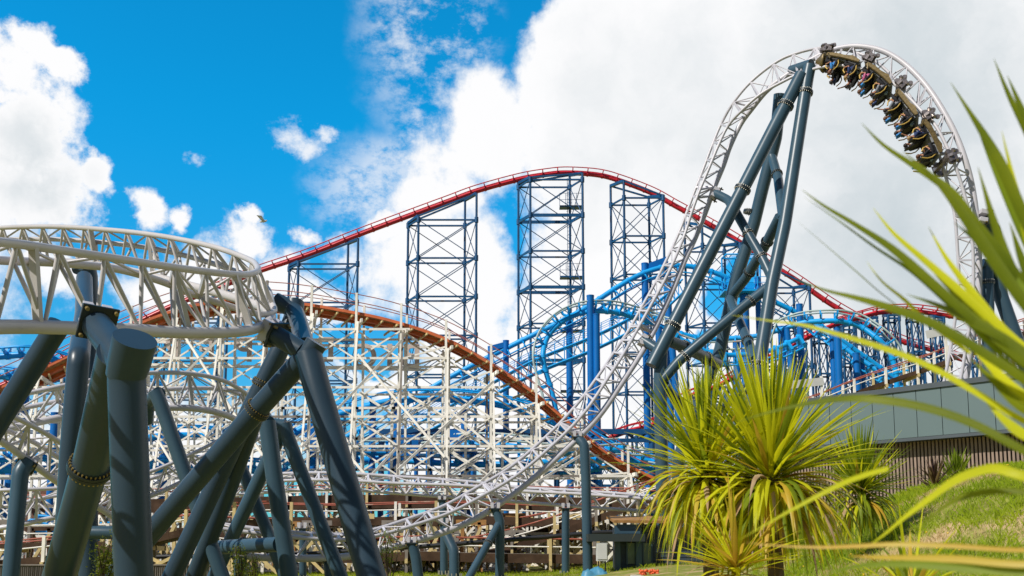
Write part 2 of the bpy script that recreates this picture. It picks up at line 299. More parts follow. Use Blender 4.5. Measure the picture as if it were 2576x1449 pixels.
# ------------------------------------------------------------------ slate tube supports
def ztube(p, q, z=0.0):
    """extend the line p->q until it meets height z"""
    p = V(p); q = V(q); d = q - p; return p + d * ((z - p.z) / d.z) if d.z < -1e-3 else V((q.x, q.y, z))
class Frame:
    def __init__(s, label, loc, m='steel', group='slate grey supports of the lattice coaster', name='support_frame'):
        s.r = thing(name, label, 'coaster support', base(loc), group); s.m = m
    def leg(s, pts, r, name='leg', ground=False, seg=24):
        pts = [at(*p) if len(p) == 3 and not isinstance(p, V) else V(p) for p in pts]
        if ground: pts[-1] = ztube(pts[-2], pts[-1])
        if len(pts) > 2:
            out = [pts[0]]
            for i in range(1, len(pts) - 1):
                a = pts[i].lerp(pts[i - 1], min(.3, .4 * r / max(.01, (pts[i] - pts[i - 1]).length) * 2)); b = pts[i].lerp(pts[i + 1], min(.3, .4 * r / max(.01, (pts[i] - pts[i + 1]).length) * 2))
                out += [a, (a + b + pts[i] * 2) / 4, b]
            pts2 = out + [pts[-1]]
        else: pts2 = pts
        MB().tube(pts2, r, seg).build(name, s.m, s.r)
        if ground and pts[-1].z < .1:
            f = MB(); g = pts[-1]; f.tube([g + V((0, 0, 0)), g + V((0, 0, .06))], r * 1.7, 20); o = f.build('base_plate', 'flange', s.r)
            b = MB()
            for k in range(10):
                a = k * .628; q = g + V((math.cos(a), math.sin(a), 0)) * r * 1.45; b.tube([q + V((0, 0, .05)), q + V((0, 0, .28))], .025, 6)
            b.build('anchor_bolt', 'bolt', o)
        return pts
    def flange(s, p, d, r, bolts='bolt', n=22):
        p = V(p); d = V(d).normalized(); th = r * .16
        mb = MB(); mb.tube([p - d * th * 1.3, p - d * th * .12], r * 1.25, 28); mb.tube([p + d * th * .12, p + d * th * 1.3], r * 1.25, 28)
        mb.tube([p - d * th * 1.3 - d * th * .8, p - d * th * 1.3], [r * 1.01, r * 1.08], 24, cap=False)
        o = mb.build('flange', 'flange', s.r)
        u = d.cross(V((0, 0, 1))); u = u.normalized() if u.length > .1 else V((1, 0, 0)); w = d.cross(u)
        b = MB()
        for k in range(n):
            a = 2 * math.pi * k / n; q = p + (u * math.cos(a) + w * math.sin(a)) * r * 1.14
            b.tube([q - d * th * 2.3, q + d * th * 2.3], r * .055, 6)
        b.build('bolt_ring', bolts, o)
    def cutend(s, p, d, r):
        pass
    def clamp(s, p, arm, along, w=.5):
        """pale clamp block under the spine tube and the dark plate it is bolted to"""
        p = V(p); arm = V(arm).normalized(); along = V(along); along = (along - arm * along.dot(arm)).normalized(); side = arm.cross(along)
        o = MB().beam(p + arm * w * .55, p + arm * w * .67, w * 1.25, w * 1.25, up=along).build('mount_plate', 'flange', s.r)
        c = MB(); c.beam(p - arm * w * .05 + along * w * .33, p + arm * w * .54 + along * w * .33, w * 1.1, w * .34, up=along)
        c.beam(p - arm * w * .05 - along * w * .33, p + arm * w * .54 - along * w * .33, w * 1.1, w * .34, up=along)
        c.build('clamp_block', 'rail', s.r)
        b = MB()
        for i in (-1, 1):
            for j in (-1, 1):
                q = p + arm * w * .6 + along * w * .5 * i + side * w * .5 * j; b.tube([q - arm * w * .22, q + arm * w * .26], w * .07, 8)
        b.build('bolt', 'boltg', o)
T3 = lambda P, t: (cr(P, t + .1) - cr(P, t - .1)).normalized()
# front support
f = Frame('thickest slate pillar, nearest the camera, with a flat round cap under the banked turn', at(330, 1400, 16))
top = at(340, 852, 15.6); nk = at(319, 935, 15.9)
f.leg([top.lerp(nk, .3), nk, at(319, 966, 15.95), at(337, 1449, 16.2)], .30, ground=True, seg=40)
MB().tube([top, top.lerp(nk, .75), nk + (nk - top) * .15], [.345, .335, .31], 40).build('head_stub', 'steel', f.r)
cl = at(237, 800, 17.6)
f.leg([at(243, 818, 17.4), at(300, 895, 16.2), at(316, 930, 15.95)], .255, 'arm', seg=32)
f.clamp(cl, at(300, 890, 16.2) - cl, T3(nP[2], 3.4), .50)
bl = [at(300, 880, 16.6), at(267, 966, 17.3), at(227, 1175, 19.2), at(130, 1500, 21.2)]
bl = [at(285, 905, 16.7), at(130, 1500, 21.0)]
f.leg([at(296, 890, 16.3), at(228, 1172, 18.6), at(150, 1449, 20.6)], .33, ground=True, seg=36)
f.flange(at(227, 1176, 18.64), at(150, 1449, 20.6) - at(228, 1172, 18.6), .33, 'boltg', 30)
# left leaning + vertical support
f = Frame('slate leg leaning out of the picture at the left edge with its upright partner behind', at(190, 1200, 21))
f.leg([at(150, 815, 18.6), at(123, 856, 18.7), at(-20, 1085, 18.9), at(-230, 1440, 19.2)], .215, ground=True, seg=30)
f.leg([at(212, 700, 30), at(212, 790, 26), at(198, 900, 22), at(177, 1150, 22.2), at(160, 1449, 22.4)], .235, ground=True, seg=30)
# back top support of the far strand
f = Frame('slate stub gripping the far strand of the banked turn, seen through its lattice', at(216, 900, 34))
f.leg([at(196, 668, 33.6), at(222, 678, 34), at(224, 760, 34), at(222, 1440, 34)], .31, ground=True)
# A-frame on the right of the turn
f = Frame('big crossed slate A-frame with bolted collars holding the end of the banked turn', at(700, 1400, 24))
J = at(762, 884, 24.3)
f.leg([at(797, 862, 24.2), at(777, 893, 24.25), at(765, 900, 24.3), at(630, 1050, 25.1), at(385, 1335, 26.6), at(330, 1400, 26.9)], .272, ground=False, seg=36)
MB().tube([at(330, 1400, 26.9), ztube(at(385, 1335, 26.6), at(330, 1400, 26.9))], .272, 30).build('leg', 'steel', f.r)
f.flange(at(647, 1031, 25.0), at(385, 1335, 26.6) - at(765, 900, 24.3), .272, 'boltg', 28)
f.leg([at(776, 893, 24.2), at(797, 975, 24.0), at(934, 1449, 23.2)], .335, ground=True, seg=36)
f.leg([at(686, 838, 24.5), at(760, 884, 24.3)], .25, 'arm', seg=32)
f.clamp(at(673, 828, 24.6), at(760, 884, 24.3) - at(680, 834, 24.6), T3(nP[2], 8.6), .52)
f.leg([at(692, 757, 28), at(738, 778, 28), at(748, 800, 27.5), at(768, 872, 25)], .25, 'arm', seg=28)
f.leg([at(742, 762, 28.1), at(738, 800, 27.9), at(700, 888, 27.8), at(602, 1088, 28), at(433, 1449, 28.6)], .27, ground=True, seg=30)
f.flange(at(663, 966, 27.9), at(602, 1088, 28) - at(700, 888, 27.8), .27, 'boltg', 26)
f.leg([at(640, 1050, 28.0), at(560, 1270, 29.5), at(490, 1449, 30.5)], .26, ground=True)
# mid supports
def simple(label, legs, r, m='steelb', arms=(), fl=()):
    f = Frame(label, at(*legs[0][-1]), m)
    for L in legs: f.leg(L, r, ground=True)
    for L in arms: f.leg(L, r * .95, 'arm')
    for (p, d) in fl: f.flange(at(*p), at(*d) - at(*p), r)
    return f
simple('slate leg with a flat cap leaning right, just right of the nearest pillar', [[(390, 985, 30), (402, 1010, 30), (473, 1213, 30), (559, 1449, 30)]], .215, arms=[[(400, 990, 30), (372, 1010, 31), (368, 1060, 31.5)]])
simple('slate post under the clamp of the dropping strand at the far left', [[(72, 1163, 27.8), (52, 1185, 27.6), (27, 1449, 27.4)]], .22).clamp(at(78, 1156, 28), at(52, 1185, 27.6) - at(78, 1156, 28), V((1, .6, -.4)), .42)
simple('slate leg descending behind the crossed A-frame, left member of the middle pair', [[(672, 1060, 31), (690, 1200, 31), (728, 1449, 31)]], .265, arms=[[(672, 1064, 31), (640, 1010, 32.5)]])
simple('slate inverted V support with a short cap, between the A-frame legs', [[(716, 1066, 36), (722, 1096, 36), (813, 1336, 36), (856, 1449, 36)], [(716, 1070, 36), (667, 1173, 36.4), (600, 1316, 37), (540, 1449, 37.6)]], .26, arms=[[(680, 1068, 36), (716, 1072, 36)]])
simple('thin slate leg crossing low behind the A-frame', [[(604, 1170, 38), (663, 1313, 38), (716, 1449, 38)]], .235)
fh = Frame('horizontal slate tube with a bolted collar joining the lower legs', at(610, 1376, 35), 'steelb')
fh.leg([(528, 1378, 34), (702, 1369, 31.2)], .235, 'cross_tube'); fh.leg([(528, 1378, 34), (500, 1449, 34.2)], .2, ground=True); fh.flange(at(613, 1374, 32.7), at(702, 1369, 31.2) - at(528, 1378, 34), .235)
fh = Frame('low slate tube seen between the nearest pillar and its sloping leg', at(250, 1350, 33), 'steelb')
fh.leg([(215, 1340, 33), (300, 1340, 33), (300, 1449, 33)], .22, ground=True)
for (lb, L, r) in [('tall slate post under the loop climb, standing left of the palm', [(1452, 1100, 46.6), (1470, 1118, 46.4), (1474, 1200, 46.4), (1479, 1449, 46.4)], .23),
                   ('short slate post under the level run, right of centre', [(1423, 1279, 51), (1423, 1449, 51)], .20),
                   ('slate post under the loop climb with a side strut', [(1246, 1280, 43.6), (1258, 1310, 43.6), (1257, 1449, 43.6)], .20),
                   ('short slate post under the loop dip', [(1036, 1366, 41.4), (1046, 1400, 41.4), (1052, 1449, 41.4)], .22),
                   ('kinked slate post with a round cap at bottom centre', [(1118, 1318, 47), (1120, 1340, 47), (1142, 1384, 46.6), (1143, 1449, 46.5)], .235),
                   ('upright slate post just behind the kinked one', [(1113, 1258, 51.5), (1117, 1330, 51.5), (1117, 1449, 51.5)], .20),
                   ('dark post gripping the bottom of the dip behind the A-frame foot', [(828, 1412, 40), (832, 1449, 40)], .24),
                   ('dark post under the dip at bottom left of centre', [(603, 1400, 38.6), (606, 1449, 38.6)], .26),
                   ('slender dark post with a collar left of the A-frame leg', [(762, 1330, 44), (762, 1449, 44)], .16)]:
    f = simple(lb, [L], r)
    if 'side strut' in lb:
        f.leg([(1256, 1316, 43.6), (1228, 1366, 43.0), (1182, 1449, 42)], .165, 'strut', ground=True); f.flange(at(1228, 1366, 43.0), at(1182, 1449, 42) - at(1228, 1366, 43.0), .165)
    p0 = at(*L[0]); f.clamp(p0 + V((0, 0, .25)), (0, 0, -1), (1, 0, 0), .42)
# loop frame
LF = Frame('towering slate lattice support leaning under the tall loop, with criss-cross braces', at(1800, 1400, 52), 'steelb')
q = lambda *a: at(*a)
p1 = [q(2037, 166, 50), q(2032, 190, 50), q(1974, 563, 49), q(1942, 713, 48.6), q(1906, 940, 48), q(1868, 1180, 47.4)]
LF.leg([p1[0], p1[1], p1[2], p1[3], p1[4], p1[5]], .33, ground=True, seg=28)
_a, _b = q(2016, 188, 50), q(1640, 921, 49.4); p2 = [_a.lerp(_b, t) for t in (0, .05, .29, .5, .77, 1)]
LF.leg([_a, _b], .35, seg=28)
LF.leg([q(1990, 180, 51), q(2042, 163, 50)], .31, 'head_tube', seg=28)
LF.leg([q(1664, 880, 49.6), q(1660, 960, 49.6), q(1672, 1449, 49.4)], .33, ground=True, seg=28)
p3 = [q(1962, 238, 52), q(1952, 347, 52.4), q(1917, 480, 53), q(1897, 563, 53.4), q(1849, 712, 54), q(1809, 890, 54.5), q(1765, 990, 54.8), q(1708, 1150, 55.2), q(1694, 1449, 55.5)]
LF.leg(p3, .34, ground=True, seg=26)
br = [([(1800, 487, 52.2), (1832, 503, 51.5), (1852, 535, 50.5), (1889, 600, 49.8), (1922, 657, 49.2), (1942, 700, 48.7)], .24, [3, 4]),
      ([(1938, 385, 52.6), (1944, 402, 52.4), (1957, 447, 51.5), (1970, 548, 49.1)], .25, [2]),
      ([(1962, 545, 49.2), (1922, 623, 51), (1876, 700, 52.8), (1842, 742, 54)], .27, [1, 2]),
      ([(1940, 716, 48.8), (1876, 767, 48.9), (1776, 850, 49.1), (1709, 907, 49.3), (1668, 955, 49.5)], .26, [1, 3]),
      ([(1682, 857, 49.6), (1729, 877, 51), (1789, 907, 53.4), (1806, 915, 54.4)], .30, [1, 2]),
      ([(1836, 750, 54), (1859, 807, 52), (1886, 870, 50), (1900, 905, 48.4)], .25, [1, 2]),
      ([(1672, 970, 49.5), (1706, 1012, 50.5), (1747, 1062, 53), (1735, 1080, 54.8)], .25, [1]),
      ([(1882, 975, 48.2), (1832, 1012, 50), (1745, 1080, 55)], .25, []),
      ([(1686, 1333, 55.4), (1770, 1340, 51), (1850, 1345, 47.2)], .24, [1])]
for pts, r, fl in br:
    P = LF.leg(pts, r, 'brace')
    for k in fl:
        a = P[k - 1]; b = P[k]; LF.flange(a.lerp(b, .8), b - a, r, n=18)
for a, b, t, r in [(p1[1], p1[2], .12, .33), (p1[3], p1[4], .9, .33), (p2[1], p2[2], .25, .35), (p2[2], p2[3], .55, .35), (p2[4], p2[5], .42, .35), (p3[4], p3[5], -1.0, .34), (p3[6], p3[7], .1, .34)]:
    LF.flange(a.lerp(b, t), b - a, r)
LF.leg([q(1618, 856, 50.2), q(1655, 880, 49.6)], .26, 'arm'); LF.clamp(q(1612, 853, 50.2), V((1, 0, -.6)), V((1, .1, 1.6)), .55)
LF.clamp(q(1792, 484, 52.3), V((1, 0, -.5)), V((.5, 0, 1.4)), .55)
# right edge frame
f = Frame('dark slate support at the right edge behind the foreground leaves', at(2500, 1300, 47), 'steelb')
f.leg([(2469, 548, 46.2), (2500, 576, 46.6), (2516, 740, 47), (2550, 836, 47), (2700, 1250, 47)], .33, ground=True)
f.leg([(2470, 664, 46.6), (2484, 668, 46.6), (2486, 760, 46.6), (2487, 1200, 46.6)], .27, ground=True)
f.flange(at(2484, 710, 46.6), (0, 0, 1), .27); f.clamp(at(2462, 545, 46), V((1, 0, -.2)), V((0, 0, 1)), .6)
# ------------------------------------------------------------------ spine-and-rails coaster tracks
def pipe_track(name, label, path, Y=None, off=.8, gauge=1.2, rs=.33, rr=.07, tie=1.6, spine='red', railm='red', tiem='red', sgn=1, nrm=None, cat='coaster track', group=None, tw=.12, seg=10):
    P = [at(p[0], p[1], p[2] if len(p) > 2 else Y) for p in path]
    root = thing(name, label, cat, base(P[len(P) // 2]), group)
    def fr(t):
        T = (cr(P, min(len(P) - 1, t + .04)) - cr(P, max(0, t - .04))).normalized()
        if nrm:
            k = min(int(t), len(nrm) - 2); a = V(nrm[k]).lerp(V(nrm[k + 1]), t - k); N = a
        else: N = V((0, 0, 1)) * sgn
        N = (N - T * N.dot(T)).normalized(); return cr(P, t), T, N, T.cross(N)
    n = (len(P) - 1) * 6; ts = [i * (len(P) - 1) / n for i in range(n + 1)]; Fs = [fr(t) for t in ts]
    MB().tube([a[0] for a in Fs], rs, seg + 4).build('spine_tube', spine, root)
    for s in (-1, 1): MB().tube([a[0] + a[2] * off + a[3] * s * gauge / 2 for a in Fs], rr, 8).build('running_rail', railm, root)
    pr = Parts(root)
    for t in arcs(P, tie):
        c, T, N, B = fr(t); mb = MB(); lo = c + N * rs * .8
        for s in (-1, 1):
            r = c + N * off + B * s * gauge / 2; k = c + N * off * .62 + B * s * gauge * .5
            mb.beam(lo + B * s * rs * .4, k, tw * 1.6, tw, up=T); mb.beam(k, r, tw * 1.5, tw, up=T)
        mb.tube([c - T * tw * .8, c + T * tw * .8], rs * 1.22, 12)
        pr.add('track_tie', mb, tiem)
    pr.done(); return P, root
# red hill
RP = [(-90, 1010), (40, 955), (120, 922), (220, 868), (330, 818), (440, 768), (545, 727), (644, 686), (777, 641), (901, 592), (1051, 536), (1130, 507), (1201, 481), (1307, 452), (1377, 440), (1427, 436), (1503, 441), (1560, 456), (1640, 487), (1700, 520), (1769, 557), (1862, 611), (1942, 667), (2009, 710), (2096, 770), (2209, 833), (2276, 862), (2334, 878), (2420, 905), (2500, 930)]
redP, rr_ = pipe_track('coaster_track', 'long red steel coaster track arching over the tall navy towers', [(x, y, 160) for x, y in RP], off=.78, gauge=1.7, rs=.36, rr=.09, tie=2.5, group='red coaster track', tw=.16)
R2 = [(1440, 1150), (1518, 1109), (1580, 1085), (1652, 1063), (1716, 1006), (1812, 967), (1936, 897), (1959, 887), (2042, 843), (2092, 820), (2159, 800), (2209, 787), (2276, 782), (2334, 787), (2430, 803), (2520, 830), (2640, 880)]
red2P, _ = pipe_track('coaster_track', 'lower red steel track rising to a flat hump at right, behind the blue loops', [(x, y, 150) for x, y in R2], off=.85, gauge=1.7, rs=.36, rr=.09, tie=2.3, group='red coaster track', tw=.16)
def interp(path, x):
    for (a, b), (c, d) in zip(path, path[1:]):
        if a <= x <= c: return b + (d - b) * (x - a) / (c - a)
    return path[-1][1]
def tower(label, xs, Ys, tops, lev=6.4, rl=.20, double=False, track=RP, ladder=False, zmin=0.0):
    """four-legged lattice tower: xs = leg positions at the top, front-left, back-left, back-right, front-right order"""
    L = [at(x, t, Y) for x, t, Y in zip(xs, tops, Ys)]
    c = sum(L, V((0, 0, 0))) / 4; root = thing('lattice_tower', label, 'coaster tower', (c.x, c.y, 0), 'navy lattice towers under the red track')
    B = [V((p.x, p.y, 0)) for p in L]
    for a, b in zip(L, B):
        MB().tube([a, b], rl, 10).build('leg', 'navy', root)
    pr = Parts(root); zt = min(p.z for p in L) - .4
    def pt(i, z): return V((L[i].x, L[i].y, z))
    for i_, j_, w_ in ((0, 1, .45), (2, 3, .45), (1, 2, .25), (0, 3, .25)): pr.add('cap_beam', MB().beam(L[i_], L[j_], w_, w_), 'navy')
    z = zt; k = 0
    while z > lev * .6:
        z2 = max(0.3, z - lev)
        for i in range(4):
            j = (i + 1) % 4
            a, b, c2, d = pt(i, z), pt(j, z), pt(i, z2), pt(j, z2)
            pr.add('horizontal_strut', MB().beam(a, b, .2, .26 if not (double and k % 2) else .5), 'navy')
            pr.add('cross_brace', MB().tube([a, d], .075, 6).tube([b, c2], .075, 6), 'navy')
            mm = MB().tube([a - V((0, 0, .45)), a + V((0, 0, .45))], rl * 1.6, 8); pr.add('node_collar', mm, 'navy')
        z = z2; k += 1
    if ladder:
        lx = at(xs[0] * .3 + xs[2] * .7 , 500, Ys[0]); a = V((L[2].x - 2.0, L[3].y, zt + 1.5))
        mb = MB()
        for s in (-.28, .28): mb.tube([a + V((s, 0, 0)), V((a.x + s, a.y, 0))], .05, 5)
        zz = .5
        while zz < a.z: mb.tube([V((a.x - .28, a.y, zz)), V((a.x + .28, a.y, zz))], .03, 4); zz += .55
        zz = 2
        while zz < a.z:
            mb.tube([V((a.x + .45 * math.cos(t), a.y - .1 - .6 * math.sin(t), zz)) for t in (0, .8, 1.57, 2.3, 3.14)], .03, 4, cap=False); zz += 1.4
        pr.add('ladder', mb, 'navy')
        for zz in (a.z - 5, a.z - 17, a.z - 26, a.z - 36):
            mb = MB(); mb.beam(V((a.x - 1.6, a.y, zz)), V((a.x + 2.2, a.y, zz)), 1.6, .25)
            for xx in (-1.6, -.6, .4, 1.2, 2.2):
                mb.tube([V((a.x + xx, a.y - .75, zz)), V((a.x + xx, a.y - .75, zz + 2.2))], .04, 4)
            for h in (1.1, 2.2): mb.tube([V((a.x - 1.6, a.y - .75, zz + h)), V((a.x + 2.2, a.y - .75, zz + h))], .035, 4)
            pr.add('landing', mb, 'navy')
    pr.done()
    return root
tower('leftmost navy lattice tower under the red track, half hidden by the wooden coaster', (728, 751, 901, 876), (160, 157, 157, 160), (669, 658, 602, 612))
tower('navy lattice tower halfway up the red climb, second from the left', (1027, 1053, 1199, 1170), (160, 157, 157, 160), (562, 543, 487, 503))
tower('tallest navy lattice tower with a caged ladder, under the crest of the red track', (1304, 1334, 1465, 1433), (160, 156.5, 156.5, 160), (462, 446, 436, 441), 6.0, double=True, ladder=True)
tower('navy lattice tower just right of the red crest', (1536, 1569, 1668, 1632), (160, 156.5, 156.5, 160), (468, 455, 492, 496))
tower('navy lattice tower glimpsed between the climbing lattice track and the slate frame', (1722, 1766, 1862, 1822), (160, 156.5, 156.5, 160), (560, 566, 612, 618))
tower('navy lattice tower right of the slate frame under the falling red track', (1905, 1935, 2036, 1996), (160, 156.5, 156.5, 160), (668, 672, 718, 724))
tower('navy lattice tower low on the right beneath the falling red track', (2120, 2152, 2232, 2200), (160, 156.5, 156.5, 160), (800, 806, 850, 852))
tower('rightmost navy lattice tower under the end of the red fall', (2300, 2322, 2392, 2368), (160, 156.5, 156.5, 160), (885, 888, 912, 914))
tower('navy lattice tower far left behind the near supports', (20, 50, 190, 165), (160, 157, 157, 160), (985, 975, 900, 905))
tower('navy lattice tower behind the wooden coaster sign', (395, 418, 575, 552), (160, 157, 157, 160), (806, 796, 730, 742))
# towers of the lower red track
bents = [(1500, 1540), (1590, 1640), (1704, 1742), (1778, 1812), (1846, 1880), (1918, 1952), (1985, 2016), (2048, 2078), (2108, 2136), (2166, 2194), (2222, 2250), (2280, 2308), (2338, 2362), (2440, 2470), (2530, 2560)]
words = ['far left', 'second', 'third', 'fourth', 'fifth', 'sixth', 'seventh', 'eighth', 'ninth', 'tenth', 'eleventh', 'twelfth', 'thirteenth', 'fourteenth', 'last']
for (a, b), w in zip(bents, words):
    ya, yb = interp(R2, a) + 8, interp(R2, b) + 8
    tower('slim navy trestle tower under the lower red track, %s counting from the left' % w, (a, a + 12, b + 12, b), (151, 148, 148, 151), (ya, ya, yb, yb), 5.2, .15, track=R2)
# blue suspended coaster
G2 = 'passes of the sky blue coaster track'
T1 = [(800, 1150, 118), (870, 1100, 117), (960, 1052, 116), (1130, 950, 114), (1290, 868, 113), (1450, 788, 112), (1570, 712, 112), (1642, 679, 112), (1709, 668, 112), (1780, 680, 112), (1850, 708, 112), (1920, 745, 112), (2009, 789, 112), (2080, 830, 112), (2150, 880, 112), (2250, 950, 112)]
pipe_track('coaster_track', 'highest sky blue track, the lift hill with rails slung below its tube', T1, off=.95, gauge=1.2, rs=.30, rr=.09, tie=2.0, spine='sky_blue', railm='sky_blue', tiem='sky_blue', sgn=-1, group=G2, tw=.14)
T2 = [(1400, 1040, 100), (1388, 985, 100), (1372, 930, 100), (1366, 890, 100), (1378, 848, 101), (1410, 812, 101), (1450, 791, 102), (1494, 783, 102), (1542, 785, 103), (1586, 795, 104), (1640, 812, 105), (1709, 838, 105), (1769, 852, 105), (1826, 852, 105), (1906, 845, 104), (1982, 823, 103), (2026, 811, 102), (2092, 807, 101), (2130, 811, 101), (2169, 824, 101), (2209, 853, 100), (2236, 883, 100), (2249, 917, 100), (2256, 952, 100), (2256, 1010, 100)]
L_ = [(-1, 0, .2)] * 4 + [(-1, 0, .5), (-.6, 0, .8), (-.3, 0, 1)] + [(0, 0, 1)] * 2 + [(.2, 0, 1), (.3, 0, 1), (.1, -.6, -.8), (0, -.6, -1), (0, -.6, -1), (-.1, -.5, -.8), (-.3, 0, 1)] + [(0, 0, 1)] * 3 + [(.3, 0, 1), (.7, 0, .8), (1, 0, .5), (1, 0, .2), (1, 0, 0), (1, 0, 0)]
pipe_track('coaster_track', 'sky blue double hump with faded pale rails along its outer side', T2, off=1.0, gauge=1.2, rs=.27, rr=.10, tie=1.5, spine='sky_blue', railm='faded', tiem='sky_blue', nrm=L_, group=G2, tw=.16)
T2b = [(1700, 845, 98), (1740, 868, 98), (1790, 888, 98), (1840, 893, 98), (1890, 890, 98), (1950, 878, 98), (2010, 850, 98)]
pipe_track('coaster_track', 'sky blue sagging strand with angled brackets seen through the slate frame', T2b, off=-.9, gauge=1.3, rs=.24, rr=.1, tie=1.3, spine='sky_blue', railm='sky_blue', tiem='sky_blue', nrm=[(0, -.4, 1)] * 7, group=G2, tw=.28)
T3_ = [(2040, 800, 108), (2056, 822, 108), (2092, 845, 107), (2142, 888, 106), (2192, 921, 105), (2242, 954, 104), (2300, 985, 103)]
pipe_track('coaster_track', 'sky blue strand running straight down to the right beneath the double hump', T3_, off=.9, gauge=1.2, rs=.25, rr=.09, tie=1.7, spine='sky_blue', railm='sky_blue', tiem='sky_blue', sgn=-1, group=G2, tw=.2)
T4 = [(700, 1110, 96), (790, 1065, 96), (882, 1033, 96), (1005, 1006, 96), (1138, 1004, 96), (1255, 1018, 96), (1338, 1041, 96), (1430, 1080, 96), (1520, 1130, 96), (1600, 1180, 96)]
pipe_track('coaster_track', 'sky blue low arch behind the white wooden trestle', T4, off=.9, gauge=1.2, rs=.34, rr=.09, tie=1.9, spine='sky_blue', railm='sky_blue', tiem='sky_blue', nrm=[(0, -.3, 1)] * 10, group=G2, tw=.2)
for y0, x0, x1, w, Yd in [(1128, 820, 1560, 'upper', 93), (1163, 780, 1640, 'lower', 95), (1180, 1330, 1800, 'right hand', 98)]:
    pth = [(x0 + (x1 - x0) * i / 7, y0 + 10 * math.sin(i * 1.3) * (1 if w != 'lower' else -.6), Yd + 2 * math.sin(i)) for i in range(8)]
    pipe_track('coaster_track', 'sky blue level strand low behind the white trestle, the %s of three' % w, pth, off=.9, gauge=1.2, rs=.3, rr=.1, tie=1.5, spine='sky_blue', railm='faded', tiem='sky_blue', nrm=[(0, -.5, .8)] * 8, group=G2, tw=.24)
TL = [[(-120, 905, 90), (0, 897, 90), (67, 893, 90), (140, 905, 91), (230, 940, 92), (330, 990, 93)], [(-120, 935, 88), (0, 946, 88), (90, 956, 88), (190, 950, 89), (300, 955, 90), (400, 985, 91)], [(-100, 1165, 80), (60, 1150, 80), (220, 1140, 81), (373, 1102, 82), (470, 1096, 83), (567, 1100, 84), (690, 1090, 85)], [(-80, 1185, 78), (100, 1180, 78), (320, 1185, 79), (520, 1175, 80), (760, 1190, 82)], [(85, 1331, 68), (112, 1334, 68), (150, 1350, 68), (210, 1352, 69), (330, 1345, 70)]]
for pth, w in zip(TL, ['highest, with rungs like a ladder', 'second highest, drooping', 'thick one behind the left legs', 'lowest of the long ones', 'short dipping piece near the ground']):
    pipe_track('coaster_track', 'sky blue strand at the far left, %s' % w, pth, off=.8, gauge=1.1, rs=.3, rr=.09, tie=1.3, spine='sky_blue', railm='sky_blue', tiem='sky_blue', nrm=[(0, -.3, 1)] * len(pth), group=G2, tw=.2)
# walkway hung under the lift hill
P = [at(*p) for p in [(880, 1150, 112), (1005, 1092, 111), (1218, 975, 110), (1350, 905, 109.5), (1505, 842, 109), (1640, 770, 109), (1715, 706, 109)]]
wr = thing('service_walkway', 'sky blue service stair with thin handrails running under the lift hill', 'walkway', base(P[3]))
n = 40; pts = [cr(P, i * 6 / n) for i in range(n + 1)]
for dz, r, nm in ((0, .12, 'stringer'), (-1.5, .12, 'stringer'), (1.1, .035, 'handrail'), (.6, .03, 'handrail')):
    for dy in (-.6, .6): MB().tube([p + V((0, dy, dz)) for p in pts], r, 6).build(nm, 'sky_blue', wr)
pr = Parts(wr)
for i in range(n):
    a, b = pts[i], pts[i + 1]; mb = MB(); m_ = V((0, .6, 0))
    mb.tube([a - m_, a - m_ + V((0, 0, 1.1))], .035, 5); mb.tube([a + m_, a + m_ + V((0, 0, 1.1))], .035, 5)
    pr.add('rail_post', mb, 'sky_blue')
    mb = MB(); mb.tube([a - m_, b - m_ + V((0, 0, -1.5))], .06, 5); mb.tube([a - m_, a - m_ + V((0, 0, -1.5))], .06, 5); mb.beam(a, b, 1.1, .05)
    pr.add('truss_bay', mb, 'sky_blue')
pr.done()
# motor platform
mp_ = at(1872, 738, 111); pr_ = thing('drive_platform', 'blue railed machinery platform beside the top of the blue lift hill', 'machinery platform', base(mp_))
MB().box(mp_ + V((0, 0, 0)), (5.2, 3.2, .22)).build('deck', 'sky_blue', pr_)
MB().box(mp_ + V((-1.2, 0, 1.1)), (1.3, 1.1, 1.1)).tube([mp_ + V((.6, -.7, .7)), mp_ + V((.6, .7, .7))], .5, 14).build('motor', 'sky_blue', pr_)
g = MB(); c0 = mp_ + V((0, 0, .25))
for x in (-2.5, -1.2, 0, 1.2, 2.5):
    for y in (-1.5, 1.5): g.tube([c0 + V((x, y, 0)), c0 + V((x, y, 1.3))], .05, 5)
for y in (-1.5, 1.5):
    for h in (.65, 1.3): g.tube([c0 + V((-2.5, y, h)), c0 + V((2.5, y, h))], .04, 5)
g.build('guard_rail', 'sky_blue', pr_)
g = MB()
for x in (-2.2, .2, 2.2): g.tube([c0 + V((x, 1.2, 0)), c0 + V((x, 1.2, 4.2))], .1, 8)
g.tube([c0 + V((-2.2, 1.2, 4.2)), c0 + V((2.2, 1.2, 4.2))], .1, 8); g.tube([c0 + V((-2.2, 1.2, 4.2)), c0 + V((-2.2, -1.2, 4.0)), c0 + V((2.2, -1.2, 4.0)), c0 + V((2.2, 1.2, 4.2))], .1, 6); g.build('gantry', 'sky_blue', pr_)
MB().tube([mp_ + V((0, 0, -.2)), V((mp_.x, mp_.y, 0))], .5, 14).build('column', 'cobalt', pr_)
